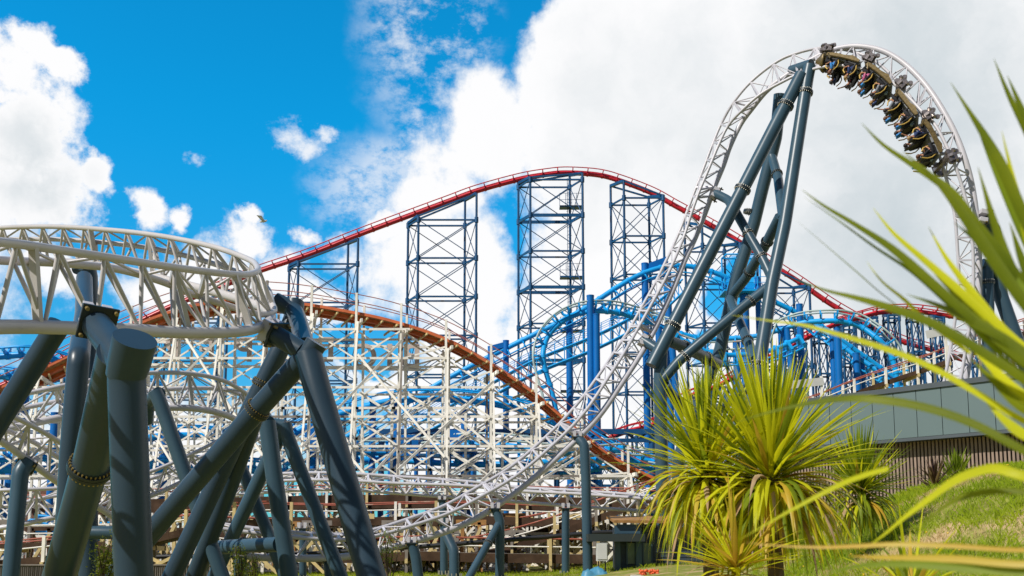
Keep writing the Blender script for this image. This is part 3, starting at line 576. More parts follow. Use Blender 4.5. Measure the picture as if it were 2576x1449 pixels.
# blue columns
cols = [(1233, 873, 1130, 113, .36, 'with a cross arm under the lower lift hill, left of its twin'), (1273, 858, 1130, 113, .45, 'with a cross arm under the lower lift hill, right of its twin'),
        (1432, 800, 1130, 113, .5, 'between the ladder tower and the blue hump'), (1485, 745, 1110, 101.5, .5, 'at the crest of the left blue hump'), (1500, 792, 1130, 101.2, .46, 'with a collar beside the crest of the left blue hump'),
        (1622, 664, 1130, 112.5, .52, 'under the left shoulder of the lift crest'), (1680, 680, 1130, 112.5, .5, 'behind the lattice climb under the lift crest'), (1657, 824, 1130, 104.6, .46, 'behind the foot of the lattice climb'),
        (1690, 860, 1130, 104.8, .46, 'leaning beside the loop support'), (1868, 760, 1100, 111, .45, 'between the slate braces'), (1852, 850, 1080, 105, .5, 'low behind the slate braces'), (1905, 700, 1080, 112, .4, 'right behind the tall slate leg'),
        (1966, 823, 1080, 103.4, .5, 'first of the leaning pair under the blue saddle'), (1979, 826, 1080, 103, .42, 'second of the leaning pair under the blue saddle'), (2011, 767, 1080, 105, .46, 'standing free with its top above the blue saddle'),
        (2106, 825, 1080, 101.4, .5, 'with a collar under the right blue hump'), (2094, 842, 1080, 104, .42, 'just left of the collared one under the right hump'), (2154, 890, 1080, 105, .5, 'short, under the right hump'), (2168, 900, 1080, 106, .4, 'shortest, right of the short one'),
        (1000, 1010, 1300, 96.5, .45, 'at the left foot of the low arch'), (938, 1018, 1300, 96.5, .42, 'near the trestle letters, under the low arch'), (1168, 1015, 1300, 97, .42, 'at the middle of the low arch'), (1228, 1000, 1300, 97, .4, 'right of the middle of the low arch'),
        (1344, 1045, 1300, 96.5, .42, 'at the right foot of the low arch'), (1080, 1130, 1330, 93.5, .42, 'low behind the trestle centre'), (985, 1130, 1330, 93.5, .42, 'low behind the trestle, left of centre'), (865, 1150, 1330, 95, .42, 'low behind the trestle near the A-frame'),
        (790, 1070, 1330, 96, .42, 'between the A-frame leg and the trestle'), (1560, 1130, 1330, 96, .42, 'beneath the white trestle end'), (70, 905, 1400, 90, .42, 'at the far left beneath the ladder-like strand'), (30, 1170, 1400, 80, .6, 'broad, low at the far left'),
        (140, 1040, 1400, 88, .5, 'upright left of the nearest sloping leg'), (415, 1100, 1330, 82, .42, 'low between the nearest pillar and the A-frame')]
for x, y, yb, Y, r, w in cols:
    r *= .78; p = at(x, y, Y); root = thing('support_column', 'round cobalt blue column ' + w, 'coaster support', (p.x, p.y, 0), 'cobalt columns of the blue coaster')
    lean = V((0, 0, 0))
    if 'second of the leaning' in w: lean = V((1.9, 0, 0))
    if 'leaning beside' in w: lean = V((1.5, 0, 0))
    b = V((p.x, p.y, 0)) + lean
    MB().tube([b, p], r, 18).build('shaft', 'cobalt', root)
    m_ = p.lerp(b, .42); MB().tube([m_ - V((0, 0, .15)), m_ + V((0, 0, .15))], r * 1.3, 18).build('collar', 'cobalt', root)
    MB().tube([p + V((0, 0, -.05)), p + V((0, 0, .08))], r * 1.05, 18).build('cap', 'cobalt', root)
    if 'cross arm' in w and 'right of' in w: MB().beam(p + V((-1.9, 0, -.9)), p + V((0, 0, -.4)), .4, .6).build('cross_arm', 'cobalt', root)
    if 'left shoulder' in w: MB().beam(p + V((0, 0, -.5)), p + V((2.6, 0, .5)), .4, .7).build('cross_arm', 'cobalt', root)
# service bridge of navy beams low in the middle
sb = thing('service_bridge', 'long navy girder bridge low behind the trestle and the blue columns', 'bridge', base(at(1400, 1100, 99)))
for y, x0, x1, h in ((1086, 930, 1690, .5), (1108, 880, 1690, .35)): MB().beam(at(x0, y, 99), at(x1, y, 99), .6, h).build('girder', 'navy', sb)
for i in range(12):
    x = 950 + i * 62; MB().beam(at(x, 1086, 99.4), at(x + 31, 1108, 99.4), .15, .2).beam(at(x + 31, 1108, 99.4), at(x + 62, 1086, 99.4), .15, .2).build('web_member', 'navy', sb)
for x in (960, 1180, 1400, 1640): p = at(x, 1108, 99); MB().tube([p, V((p.x, p.y, 0))], .3, 10).build('leg', 'navy', sb)
# machine boxes beneath, blue
for x, y, w, h, s in ((800, 1105, 2.2, 2.6, 'left of the A-frame leg'), (1020, 1122, 2.6, 2.0, 'behind the trestle centre'), (1160, 1112, 2.8, 2.2, 'right of the trestle centre')):
    p = at(x, y, 94); root = thing('drive_housing', 'cobalt steel drive housing on legs %s' % s, 'machinery', (p.x, p.y, 0), 'blue drive housings')
    MB().box(p, (w, 1.6, h)).box(p + V((0, -.85, h * .2)), (w * .4, .12, h * .3)).build('casing', 'cobalt', root)
    for dx in (-.4, .4): MB().tube([p + V((w * dx, 0, -h / 2)), V((p.x + w * dx, p.y, 0))], .2, 8).build('leg', 'cobalt', root)
# ------------------------------------------------------------------ white wooden coaster
WD = [(-260, 1085), (-120, 1030), (-40, 992), (60, 948), (150, 906), (250, 857), (327, 822), (443, 779), (550, 757), (650, 755), (757, 763), (877, 783), (985, 806), (1105, 846), (1215, 903), (1332, 980), (1415, 1050), (1485, 1108), (1548, 1152), (1632, 1196), (1700, 1222)]
YN, YF = 73.5, 76.7
wn = [at(x, y, YN) for x, y in WD]
wc = thing('wooden_coaster', 'white timber trestle carrying an orange-edged wooden track down to the right', 'wooden coaster', (0, 75, 0))
nn = (len(wn) - 1) * 6; ptsN = [cr(wn, i * (len(wn) - 1) / nn) for i in range(nn + 1)]
def zdeck(X):
    for a, b in zip(ptsN, ptsN[1:]):
        if a.x <= X <= b.x: return a.z + (b.z - a.z) * (X - a.x) / (b.x - a.x)
    return ptsN[-1].z
def band(m, y0, y1, dz0, dz1, name):
    mb = MB(); vs = []; fs = []
    for p in ptsN: vs += [(p.x, y0, p.z + dz0), (p.x, y1, p.z + dz0), (p.x, y1, p.z + dz1), (p.x, y0, p.z + dz1)]
    for i in range(len(ptsN) - 1):
        for k in range(4): k2 = (k + 1) % 4; fs.append((4 * i + k, 4 * i + k2, 4 * i + 4 + k2, 4 * i + 4 + k))
    mb.add(vs, fs); mb.build(name, m, wc)
band('wood_o', YN - .06, YN + .10, -.14, .08, 'edge_board'); band('wood_o', YF - .1, YF + .06, -.24, .06, 'edge_board')
band('wood_b', YN + .11, YF - .11, -.12, -.02, 'deck'); band('wood_o', YN + .75, YN + 1.15, -.40, -.13, 'stringer'); band('wood_o', YF - 1.15, YF - .75, -.40, -.13, 'stringer')
for y in (YN - .35, YF + .35):
    for h in (1.35, .75):
        MB().tube([V((p.x, y, p.z + h)) for p in ptsN[::2]], .035, 6).build('handrail', 'rust', wc)
pw = Parts(wc)
xs0, xs1 = ptsN[0].x + .3, ptsN[-1].x - .5; bent = []; X = xs0
while X < xs1: bent.append(X); X += 3.38
def wpart(nm, a, b, w=.2, h=.25, m=None): pw.add(nm, MB().beam(a, b, w * .64, h * .62), m or ('wood_g' if random.random() < .06 else 'wood_w'))
order = sorted(bent, key=lambda x: -zdeck(x))
for X in order:
    zt = zdeck(X)
    wpart('post', (X, YN - .35, 0), (X, YN - .35, zt + 1.45), .26, .26); wpart('post', (X, YF + .35, 0), (X, YF + .35, zt + 1.45), .26, .26)
    wpart('post', (X - .35, YN + 1.6, 0), (X - .35, YN + 1.6, zt - .5), .24, .24)
    wpart('cap_beam', (X + .5, YN - .9, zt - .75), (X - .6, YF + .6, zt - .75), .26, .42)
    if zt > 5:
        wpart('batter_brace', (X + .15, YN - .5, zt - .8), (X + .5, YN - .5 - zt * .34, 0), .22, .22)
        wpart('batter_brace', (X - .15, YF + .5, zt - .8), (X - .3, YF + .5 + zt * .22, 0), .2, .2)
# cross ties under the deck
for i in range(int((xs1 - xs0) / 1.13)):
    X = xs0 + 1.13 * i; z = zdeck(X) - .46; wpart('cross_tie', (X + .75, YN - .3, z), (X - .75, YF + .3, z), .16, .24, 'wood_y')
LV = 2.2; B0 = bent
# ledgers
for lev in range(1, 9):
    z = lev * LV; run = [X for X in bent if zdeck(X) > z + .3]
    if len(run) < 2: continue
    for y, dz, m in ((YN - .53, 0, None), (YF + .53, .1, None)):
        a = run[0] - .6; 
        while a < run[-1]:
            b = min(a + 10.2, run[-1] + .7); wpart('ledger', (a, y, z + dz), (b, y, z + dz), .09, .28); a = b + .01
for y, nm in ((YN - .2, 0), (YF + .2, 1), (YN + 1.6, 2)):
    for i in sorted(range(len(bent) - 1), key=lambda i: -zdeck(bent[i])):
        a, b = bent[i], bent[i + 1]
        for lev in range(0, 9, 1):
            z0, z1 = lev * LV, (lev + 1) * LV; 
            if random.random() < (.12, .4, .75)[nm]: continue
            if z1 + .2 > zdeck(a): break
            z1b = min(z1, zdeck(b) - .6)
            mb = MB().beam((a, y, z0), (b, y, z1b), .09, .12)
            if random.random() < .8: mb.beam((a, y + .17, z1), (b, y + .17, z0), .09, .12)
            pw.add('cross_brace', mb, 'wood_w')
# large diagonals on the batter plane
for i in range(0, len(bent) - 2, 1):
    a, b = bent[i], bent[i + 2]; h = min(zdeck(a), zdeck(b)) - 1.5
    if h < 6: continue
    for z0, z1 in ((.3, h * .5), (h * .5, h)):
        if z1 - z0 < 3 : continue
        ya = lambda z, X: YN - .62 - (zdeck(X) - z) * .34
        pw.add('sway_brace', MB().beam((a + .4, ya(z0, a), z0), (b + .2, ya(z1, b), z1), .09, .17) if (i % 2) else MB().beam((a + .4, ya(z1, a), z1), (b + .2, ya(z0, b), z0), .09, .17), 'wood_w')
pw.done()
# second, rear trestle strand
wr2 = thing('wooden_trestle', 'white timber back trestle standing behind the main wooden hill', 'wooden coaster', (0, 84, 0)); p2w = Parts(wr2)
for i in range(17):
    X = -38 + 3.1 * i; h = max(3, min(14.5, zdeck(max(min(X * .9, xs1 - .1), xs0)) - 3.6))
    p2w.add('post', MB().beam((X, 83, 0), (X, 83, h), .22, .22), 'wood_w')
    for k in range(int(h / 2.6)):
        if (i + k) % 4 == 0: p2w.add('cross_brace', MB().beam((X, 83.2, k * 2.6), (X + 3.4, 83.2, k * 2.6 + 2.6), .13, .17), 'wood_w')
        p2w.add('ledger', MB().beam((X, 82.8, k * 2.6 + 2.6), (X + 3.4, 82.8, k * 2.6 + 2.6), .08, .2), 'wood_w')
p2w.done()
# sign letters (seen from behind)
sg = thing('sign_letters', 'big faded letters on the wooden coaster, seen from behind and so mirrored', 'sign', base(at(750, 880, 79)))
for ch, x in zip('BIGDIPPER', (1035, 980, 917, 810, 757, 700, 615, 520, 432)):
    cu = bpy.data.curves.new('letter', 'FONT'); cu.body = ch; cu.size = 2.75; cu.extrude = .07; cu.offset = .055; cu.align_x = 'CENTER'
    to = bpy.data.objects.new('letter_tmp', cu); COL.objects.link(to); dg = bpy.context.evaluated_depsgraph_get()
    me = bpy.data.meshes.new_from_object(to.evaluated_get(dg)); bpy.data.objects.remove(to)
    p = at(x, 925 if x > 850 else 908, 78.2)
    o = bpy.data.objects.new('letter', me); COL.objects.link(o); o.parent = sg; me.materials.clear(); me.materials.append(M['sign'])
    o.location = p - V(sg['_o']); o.rotation_euler = (math.pi / 2, 0, math.pi)
for z in (925, 868): MB().beam(at(380, z - 8, 78.5), at(1080, z + 6, 78.5), .1, .2).build('sign_rail', 'wood_w', sg)
# ------------------------------------------------------------------ low wooden track clutter
def low_deck(label, path, w=2.2, legs=True, m='wood_g', rail='rust', step=2.6, th=.3, white=True):
    P = [at(*p) for p in path]; root = thing('wooden_track', label, 'wooden coaster', base(P[len(P) // 2]), 'low strands of the wooden coaster')
    n = (len(P) - 1) * 5; pts = [cr(P, i * (len(P) - 1) / n) for i in range(n + 1)]
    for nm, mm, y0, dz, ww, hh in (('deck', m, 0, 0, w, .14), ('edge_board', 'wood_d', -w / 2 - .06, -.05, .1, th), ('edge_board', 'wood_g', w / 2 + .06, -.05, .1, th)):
        mb = MB()
        for a, b in zip(pts, pts[1:]): mb.beam(a + V((0, y0, dz)), b + V((0, y0, dz)), ww, hh)
        mb.build(nm, mm, root)
    for y in (-w / 2 - .2, w / 2 + .2): MB().tube([p + V((0, y, 1.05)) for p in pts], .045, 5).build('handrail', rail, root)
    MB().tube([p + V((0, -w / 2 - .2, .6)) for p in pts], .04, 5).build('handrail', 'wood_w', root)
    pr = Parts(root)
    for t in arcs(P, step):
        p = cr(P, t)
        for y in (-w / 2 - .2, w / 2 + .2): pr.add('post', MB().beam((p.x, p.y + y, 0), (p.x, p.y + y, p.z + 1.1), .16, .16), random.choice(['wood_w', 'wood_y', 'wood_g']))
        pr.add('cross_tie', MB().beam((p.x, p.y - w / 2 - .4, p.z - .3), (p.x, p.y + w / 2 + .4, p.z - .3), .16, .26), 'wood_y')
        if p.z > 1.6: pr.add('cross_brace', MB().beam((p.x, p.y - w / 2 - .2, .1), (p.x + step * .9, p.y - w / 2 - .2, p.z - .5), .12, .16).beam((p.x + step * .9, p.y - w / 2 - .1, .1), (p.x, p.y - w / 2 - .1, p.z - .5), .12, .16), 'wood_y' if random.random() < .5 else 'wood_w')
    pr.done(); return pts
low_deck('long dark brown level deck of the wooden coaster behind the loop dip', [(240, 1278, 67), (430, 1272, 67), (620, 1268, 67), (805, 1264, 67), (1000, 1262, 67), (1200, 1263, 67), (1400, 1268, 67), (1560, 1270, 67), (1720, 1272, 67)], 2.6, th=.9)
low_deck('wooden track ramp rising to the right below the level lattice run', [(960, 1408, 60), (1100, 1405, 60), (1200, 1394, 60), (1300, 1372, 60), (1400, 1342, 60), (1500, 1305, 60), (1600, 1266, 60), (1700, 1232, 60)], 2.0, th=.4)
low_deck('wooden track ramp with red rails curving up under the trestle foot', [(1180, 1368, 64), (1270, 1352, 64), (1400, 1326, 64), (1500, 1300, 64), (1640, 1255, 64), (1760, 1200, 64)], 1.8)
low_deck('low wooden strand sweeping past behind the nearest pillars', [(-100, 1424, 52), (60, 1412, 52), (200, 1396, 52), (330, 1372, 52), (470, 1340, 52), (600, 1318, 53), (720, 1312, 54)], 2.0, th=.35)
low_deck('lowest wooden strand with grey planks near the ground in the middle', [(560, 1380, 57), (760, 1398, 57), (900, 1402, 57), (1060, 1396, 57), (1200, 1400, 57), (1500, 1404, 57)], 2.4, th=.5)
low_deck('white railed wooden gangway at the left behind the sloping leg', [(-60, 1372, 56), (90, 1370, 56), (240, 1368, 56), (400, 1366, 56)], 1.2, rail='wood_w')
low_deck('wooden track rising to the right behind the grey building roof', [(1900, 1080, 75), (2050, 1030, 75), (2150, 990, 75), (2250, 955, 75), (2340, 925, 75), (2450, 880, 75), (2600, 830, 75)], 2.2)
low_deck('added brown plank strand for shade just under the level lattice run, middle height', [(700, 1310, 62), (860, 1312, 62), (1020, 1308, 62), (1180, 1306, 62), (1340, 1312, 62), (1500, 1318, 62)], 1.8, th=.5, m='wood_d')  # long dark boards added as shade between the decks
low_deck('added dark plank strand for shade behind the crossed legs near the ground', [(300, 1330, 64), (460, 1338, 64), (640, 1345, 64), (820, 1352, 64), (1000, 1350, 64)], 2.2, th=.6, m='wood_d')  # second added strand, its dark colour fills the understorey with shade
# dark dense timber understorey (individual frames)
for i in range(15):
    X = -6 + i * 1.9 + random.uniform(-.4, .4); Yd = random.uniform(62, 66); h = random.uniform(2.2, 3.6)
    root = thing('timber_trestle', ['cream', 'grey', 'patched', 'stained', 'pale'][i % 5] + ' timber trestle bent under the low wooden track, ' + ['leftmost', 'second', 'third', 'fourth', 'fifth', 'sixth', 'seventh', 'eighth', 'ninth', 'tenth', 'eleventh', 'twelfth', 'thirteenth', 'fourteenth', 'last'][i] + ' of the row', 'timber trestle', (X, Yd, 0), 'timber bents under the low track')
    m = ['wood_y', 'wood_g', 'wood_w', 'wood_b', 'wood_w'][i % 5]
    for dx in (-.6, .6): MB().beam((X + dx, Yd, 0), (X + dx * .8, Yd, h), .2, .2).build('post', m, root)
    MB().beam((X - .9, Yd, h), (X + .9, Yd, h), .2, .3).build('cap_beam', m, root)
    MB().beam((X - .6, Yd - .16, .2), (X + .6, Yd - .16, h - .3), .12, .18).beam((X + .6, Yd + .16, .2), (X - .6, Yd + .16, h - .3), .12, .18).build('cross_brace', 'wood_y', root)
for i in range(15):
    X = -32 + i * 2.3 + random.uniform(-.4, .4); Yd = random.uniform(58, 61); h = random.uniform(2.2, 3.6)
    root = thing('timber_trestle', ['cream', 'grey', 'dark', 'brown', 'weathered'][i % 5] + ' timber bent near the ground at left, ' + ['first', 'second', 'third', 'fourth', 'fifth', 'sixth', 'seventh', 'eighth', 'ninth', 'tenth', 'eleventh', 'twelfth', 'thirteenth', 'fourteenth', 'last'][i] + ' from the left', 'timber trestle', (X, Yd, 0), 'timber bents near the ground at left')
    m = ['wood_y', 'wood_g', 'wood_d', 'wood_b', 'wood_g'][i % 5]
    for dx in (-.6, .6): MB().beam((X + dx, Yd, 0), (X + dx * .8, Yd, h), .2, .2).build('post', m, root)
    MB().beam((X - .9, Yd, h), (X + .9, Yd, h), .2, .3).build('cap_beam', m, root)
    MB().beam((X - .6, Yd - .16, .2), (X + .6, Yd - .16, h - .3), .12, .18).beam((X + .6, Yd + .16, .2), (X - .6, Yd + .16, h - .3), .12, .18).build('cross_brace', 'wood_y', root)
# black hose / pipe
MB_ = MB().tube([at(x, y, 54) for x, y in ((-60, 1415), (120, 1412), (260, 1405), (420, 1400), (700, 1398), (1100, 1372), (1360, 1352), (1500, 1340), (1640, 1336))], .12, 8)
single(MB_, 'pipe', 'dark', 'black pipe running level across the low timbers', 'pipe')
# ------------------------------------------------------------------ train on the loop
P1, P2, P3, _ = lP
def lf(t):
    a, b, s = cr(P1, t), cr(P2, t), cr(P3, t); c = (a + b) / 2
    T = (((cr(P1, t - .06) + cr(P2, t - .06)) / 2) - ((cr(P1, t + .06) + cr(P2, t + .06)) / 2)).normalized()
    N = c - s; N = (N - T * N.dot(T)).normalized(); return c, T, N, N.cross(T).normalized()
def tfor(x, y):
    best = min((i * .02 for i in range(int(24 / .02), int(38 / .02))), key=lambda t: (lambda p: (p - x) ** 2)(proj(cr(P2, t))[0]) + (proj(cr(P2, t))[1] - y) ** 2)
    return best
def proj(p):
    d = V(p) - CP; z = d.dot(FW); return (X0 + F * d.x / z, Y0P - F * d.dot(UP) / z)
bog = [tfor(2092, 170), tfor(2192, 180), tfor(2272, 230), tfor(2346, 305), tfor(2399, 400)]
tr = thing('coaster_train', 'train hanging inside the top of the tall loop, gold panels along its side', 'coaster train', lf(bog[2])[0])
def loc(t, a, b, n):
    c, T, N, B = lf(t); return c + T * a + B * b + N * n
def local(fr_, a, b, n): return fr_[0] + fr_[1] * a + fr_[3] * b + fr_[2] * n
def bogie(t):
    fr_ = lf(t); o = MB()
    sgn = 1 if (local(fr_, 0, 1, 0).y < local(fr_, 0, 0, 0).y) else -1
    o.beam(local(fr_, 0, -.62, .32), local(fr_, 0, .62, .32), .22, .2); w = o.build('wheel_assembly', 'chrome', tr)
    for s in (-1, 1):
        bk = MB()
        bk.slab([local(fr_, -.34, s * .74, .36), local(fr_, .30, s * .74, .36), local(fr_, .20, s * .74, -.10), local(fr_, -.20, s * .74, -.10)], .04)
        bk.beam(local(fr_, 0, s * .74, .1), local(fr_, 0, s * .62, .3), .3, .14); bk.build('wheel_frame', 'chrome', w)
        wh = MB()
        for a in (-.24, .24):
            for n_, b_, ax, r in ((.2, .58, 'b', .15), (-.2, .58, 'b', .12), (0, .70, 'n', .12)):
                c = local(fr_, a, s * b_, n_); d = (fr_[3] if ax == 'b' else fr_[2]) * .05
                wh.tube([c - d, c + d], r, 14)
        wh.build('wheel', 'chrome', w)
for t in bog: bogie(t)
RIDERS = []
shirts = ['c_blue', 'c_black', 'c_navy', 'c_maroon', 'c_pink', 'c_brown', 'c_grey', 'c_black', 'c_grey', 'c_blue', 'c_black', 'c_brown', 'c_navy', 'c_white', 'c_black', 'c_brown']
for k in range(4):
    t0, t1 = bog[k], bog[k + 1]
    car = MB(); side = None; n = 8
    fs_ = [lf(t0 + (t1 - t0) * (.08 + .80 * i / n)) for i in range(n + 1)]
    # floor pan
    for i in range(n):
        a, b = fs_[i], fs_[i + 1]
        car.slab([local(a, 0, -.5, .42), local(a, 0, .5, .42), local(b, 0, .5, .42), local(b, 0, -.5, .42)], .08)
    for s in (-1, 1):
        for i in range(n):
            a, b = fs_[i], fs_[i + 1]; h0 = .46 + (.10 if i % 2 else .16)
            car.slab([local(a, 0, s * .42, .3), local(b, 0, s * .42, .3), local(b, 0, s * .46, .62), local(a, 0, s * .46, .62)], .04)
    cb = car.build('car_body', 'chassis', tr)
    for s in (-1, 1):
        g = MB(); prof = [.10, .12, .13, .12, .10, .14, .2, .12, .05]
        vs = []
        for i, f_ in enumerate(fs_):
            for (bb, nn_) in ((.60, .52 - prof[i]), (.66, .52 - prof[i]), (.66, .60), (.60, .62)): vs.append(local(f_, 0, s * bb, nn_))
        fcs = []
        for i in range(n):
            for q_ in range(4): q2 = (q_ + 1) % 4; fcs.append((4 * i + q_, 4 * i + q2, 4 * i + 4 + q2, 4 * i + 4 + q_))
        fcs += [(0, 1, 2, 3), (4 * n, 4 * n + 1, 4 * n + 2, 4 * n + 3)]
        g.add(vs, fcs); gp = g.build('side_panel', 'gold', tr)
        if s == 1 or True:
            MB().beam(local(fs_[0], -.05, s * .64, .50), local(fs_[0], -.30, s * .64, .78), .06, .10).build('panel_bracket', 'gold', gp)
    MB().tube([local(fs_[-2], 0, -.1, .6), local(fs_[-1], 0, 0, .8)], .1, 8).slab([local(fs_[6], 0, .1, .55), local(fs_[7], 0, .1, .55), local(fs_[7], -.1, .1, 1.0)], .05).build('tail_fin', 'teal', tr)
    for rrow in (0, 1):
        tt = t0 + (t1 - t0) * (.26 + .48 * rrow); fr_ = lf(tt); fr_ = (fr_[0] + fr_[2] * .13, fr_[1], fr_[2], fr_[3])
        for s in (-1, 1):
            b0 = s * .30
            L = lambda a, b, n: local(fr_, a, b, n)
            st = MB(); st.slab([L(-.2, b0 - .22, .50), L(.22, b0 - .22, .48), L(.22, b0 + .22, .48), L(-.2, b0 + .22, .50)], .08)
            st.slab([L(-.22, b0 - .23, .48), L(-.22, b0 + .23, .48), L(-.34, b0 + .21, 1.15), L(-.34, b0 - .21, 1.15)], .08); MB().tube([L(-.30, b0 + s * .26, .62), L(-.44, b0 + s * .26, .85), L(-.47, b0 + s * .26, 1.1), L(-.38, b0 + s * .26, 1.34)], .03, 6).build('seat_trim', 'restraint', tr)
            for e in (-1, 1): st.beam(L(-.24, b0 + e * .24, .5), L(-.30, b0 + e * .24, 1.05), .16, .05)
            so = st.build('seat', 'dark', tr)
            hr = MB().slab([L(-.32, b0 - .13, 1.12), L(-.32, b0 + .13, 1.12), L(-.36, b0 + .13, 1.42), L(-.36, b0 - .13, 1.42)], .07); hr.build('headrest', random.choice(['c_blue', 'c_navy', 'dark']), so)
            rs_ = MB().tube([L(.22, b0, .52), L(.34, b0, .72), L(.28, b0, .95), L(.1, b0, 1.08)], .035, 6); rs_.build('lap_restraint', 'restraint', so)
            if s == (1 if fr_[3].y < 0 else -1):
                RIDERS.append((fr_, b0, k, rrow, s, 'near'))
            else: RIDERS.append((fr_, b0, k, rrow, s, 'far'))
# nose
fr0 = lf(bog[0] - .03); ns = MB(); pp = [lf(bog[0] - .12 * i) for i in range(1, 7)]
ns.tube([local(f_, 0, 0, .42) for f_ in pp], [.52, .56, .5, .38, .24, .08], 16); ns.v = ns.v
ns.build('nose_cone', 'gold', tr)
def rider(fr_, b0, shirt, trousers, hair, label, armup, arm_m, tilt):
    L = lambda a, b, n: local(fr_, a, b0 + b, n)
    root = thing('person', label, 'person', L(0, 0, .55), 'riders on the looping train')
    J = {}; vs = []; es = []; rs2 = []
    def pt(nm, p, r, par=None):
        J[nm] = len(vs); vs.append(p - V(root['_o'])); rs2.append(r)
        if par: es.append((J[par], J[nm]))
    pt('pel', L(-.08, 0, .60), .115); pt('wai', L(-.12, 0, .76), .10, 'pel'); pt('che', L(-.14, 0, .94), .12, 'wai'); pt('nec0', L(-.14, 0, 1.08), .075, 'che'); pt('nec', L(-.11, tilt, 1.15), .048, 'nec0')
    pt('jaw', L(-.08, tilt, 1.22), .075, 'nec'); pt('hea', L(-.10, tilt, 1.31), .095, 'jaw'); pt('cro', L(-.11, tilt, 1.38), .07, 'hea')
    for s in (-1, 1):
        n = 'l' if s < 0 else 'r'
        pt('sh' + n, L(-.14, s * .17, 1.04), .055, 'nec0')
        up = armup and s > 0
        el = L(.02, s * .25, .80) if not up else L(.12, s * .26, 1.18); ha = L(.22, s * .14, .86) if not up else L(.30, s * .22, 1.42)
        pt('el' + n, el, .042, 'sh' + n); pt('wr' + n, ha.lerp(el, .12), .030, 'el' + n); pt('ha' + n, ha, .036, 'wr' + n)
        fd = (ha - el).normalized()
        for k_ in range(4): pt('f%d' % k_ + n, ha + fd * (.075 + .01 * (k_ % 2)) + fr_[3] * (k_ - 1.5) * .022 + fr_[1] * .01, .009, 'ha' + n)
        pt('th' + n, ha + fd * .03 + fr_[3] * (-s) * .05, .010, 'ha' + n)
        pt('hi' + n, L(-.02, s * .10, .60), .09, 'pel'); pt('kn' + n, L(.36, s * .13, .66), .065, 'hi' + n); pt('an' + n, L(.40, s * .13, .28), .042, 'kn' + n); pt('fo' + n, L(.54, s * .14, .22), .035, 'an' + n)
    me = bpy.data.meshes.new('body'); me.from_pydata(vs, es, []); bm = bmesh.new(); bm.from_mesh(me); sk = bm.verts.layers.skin.verify(); bm.verts.ensure_lookup_table()
    for i, r in enumerate(rs2): bm.verts[i][sk].radius = (r, r)
    bm.verts[0][sk].use_root = True; bm.to_mesh(me); bm.free(); me.materials.append(M['skin'])
    o = bpy.data.objects.new('body', me); COL.objects.link(o); o.parent = root
    md = o.modifiers.new('skin', 'SKIN'); md.use_smooth_shade = True; md = o.modifiers.new('sub', 'SUBSURF'); md.levels = 1; md.render_levels = 1
    o['_o'] = root['_o']
    W = lambda nm: vs[J[nm]] + V(root['_o'])
    sh = MB(); sh.tube([W('pel').lerp(W('wai'), .2), W('wai'), W('che'), W('nec0'), W('nec0').lerp(W('nec'), .3)], [.155, .145, .165, .13, .07], 12)
    for n in 'lr': sh.tube([W('sh' + n).lerp(W('nec0'), .4), W('sh' + n), W('sh' + n).lerp(W('el' + n), .75)], [.09, .075, .06], 8)
    sh.build('shirt', shirt, root)
    tr_ = MB()
    for n in 'lr': tr_.tube([W('pel'), W('hi' + n), W('kn' + n), W('kn' + n).lerp(W('an' + n), .85)], [.12, .115, .085, .06], 10)
    tr_.build('trousers', trousers, root)
    for n in 'lr': MB().tube([W('an' + n), W('an' + n).lerp(W('fo' + n), .4), W('fo' + n)], [.055, .055, .04], 8).build('shoe', 'c_white' if shirt in ('c_grey', 'c_blue') else 'dark', root)
    c = W('hea'); hb = MB(); hb.ball(c - fr_[1] * .025 + fr_[2] * .025, .105, 12, 8); 
    hb.tube([c - fr_[1] * .08 + fr_[2] * .03, c - fr_[1] * .12 - fr_[2] * .05 + fr_[2] * 0, c - fr_[1] * .1 + fr_[2] * .13 - V((0, 0, .06))], [.06, .055, .02], 7)
    hb.build('hair', hair, root)
    fa = MB(); fa.ball(c + fr_[1] * .10 - fr_[2] * .02, .02, 6, 5); fa.build('nose', 'skin', root)
    ey = MB()
    for e in (-1, 1): ey.ball(c + fr_[1] * .088 + fr_[3] * e * .035, .012, 6, 5)
    ey.build('eyes', 'dark', root)
names = ['front', 'second', 'third', 'fourth', 'fifth', 'sixth', 'seventh', 'last']
for i, (fr_, b0, k, rrow, s, nf) in enumerate(RIDERS):
    sh = shirts[i % 16]; row = k * 2 + rrow
    hair = ['hair_b', 'hair_d', 'hair_f', 'hair_d', 'hair_b'][i % 5]; au = i in (3, 8, 12)
    rider(fr_, b0, sh, ['c_black', 'c_navy', 'c_black', 'c_brown'][i % 4], hair,
          'rider in %s top%s, %s row of the looping train, %s seat' % (sh[2:], ' with raised arm' if au else '', names[row], 'nearer' if nf == 'near' else 'farther'), au, None, random.uniform(-.03, .03))
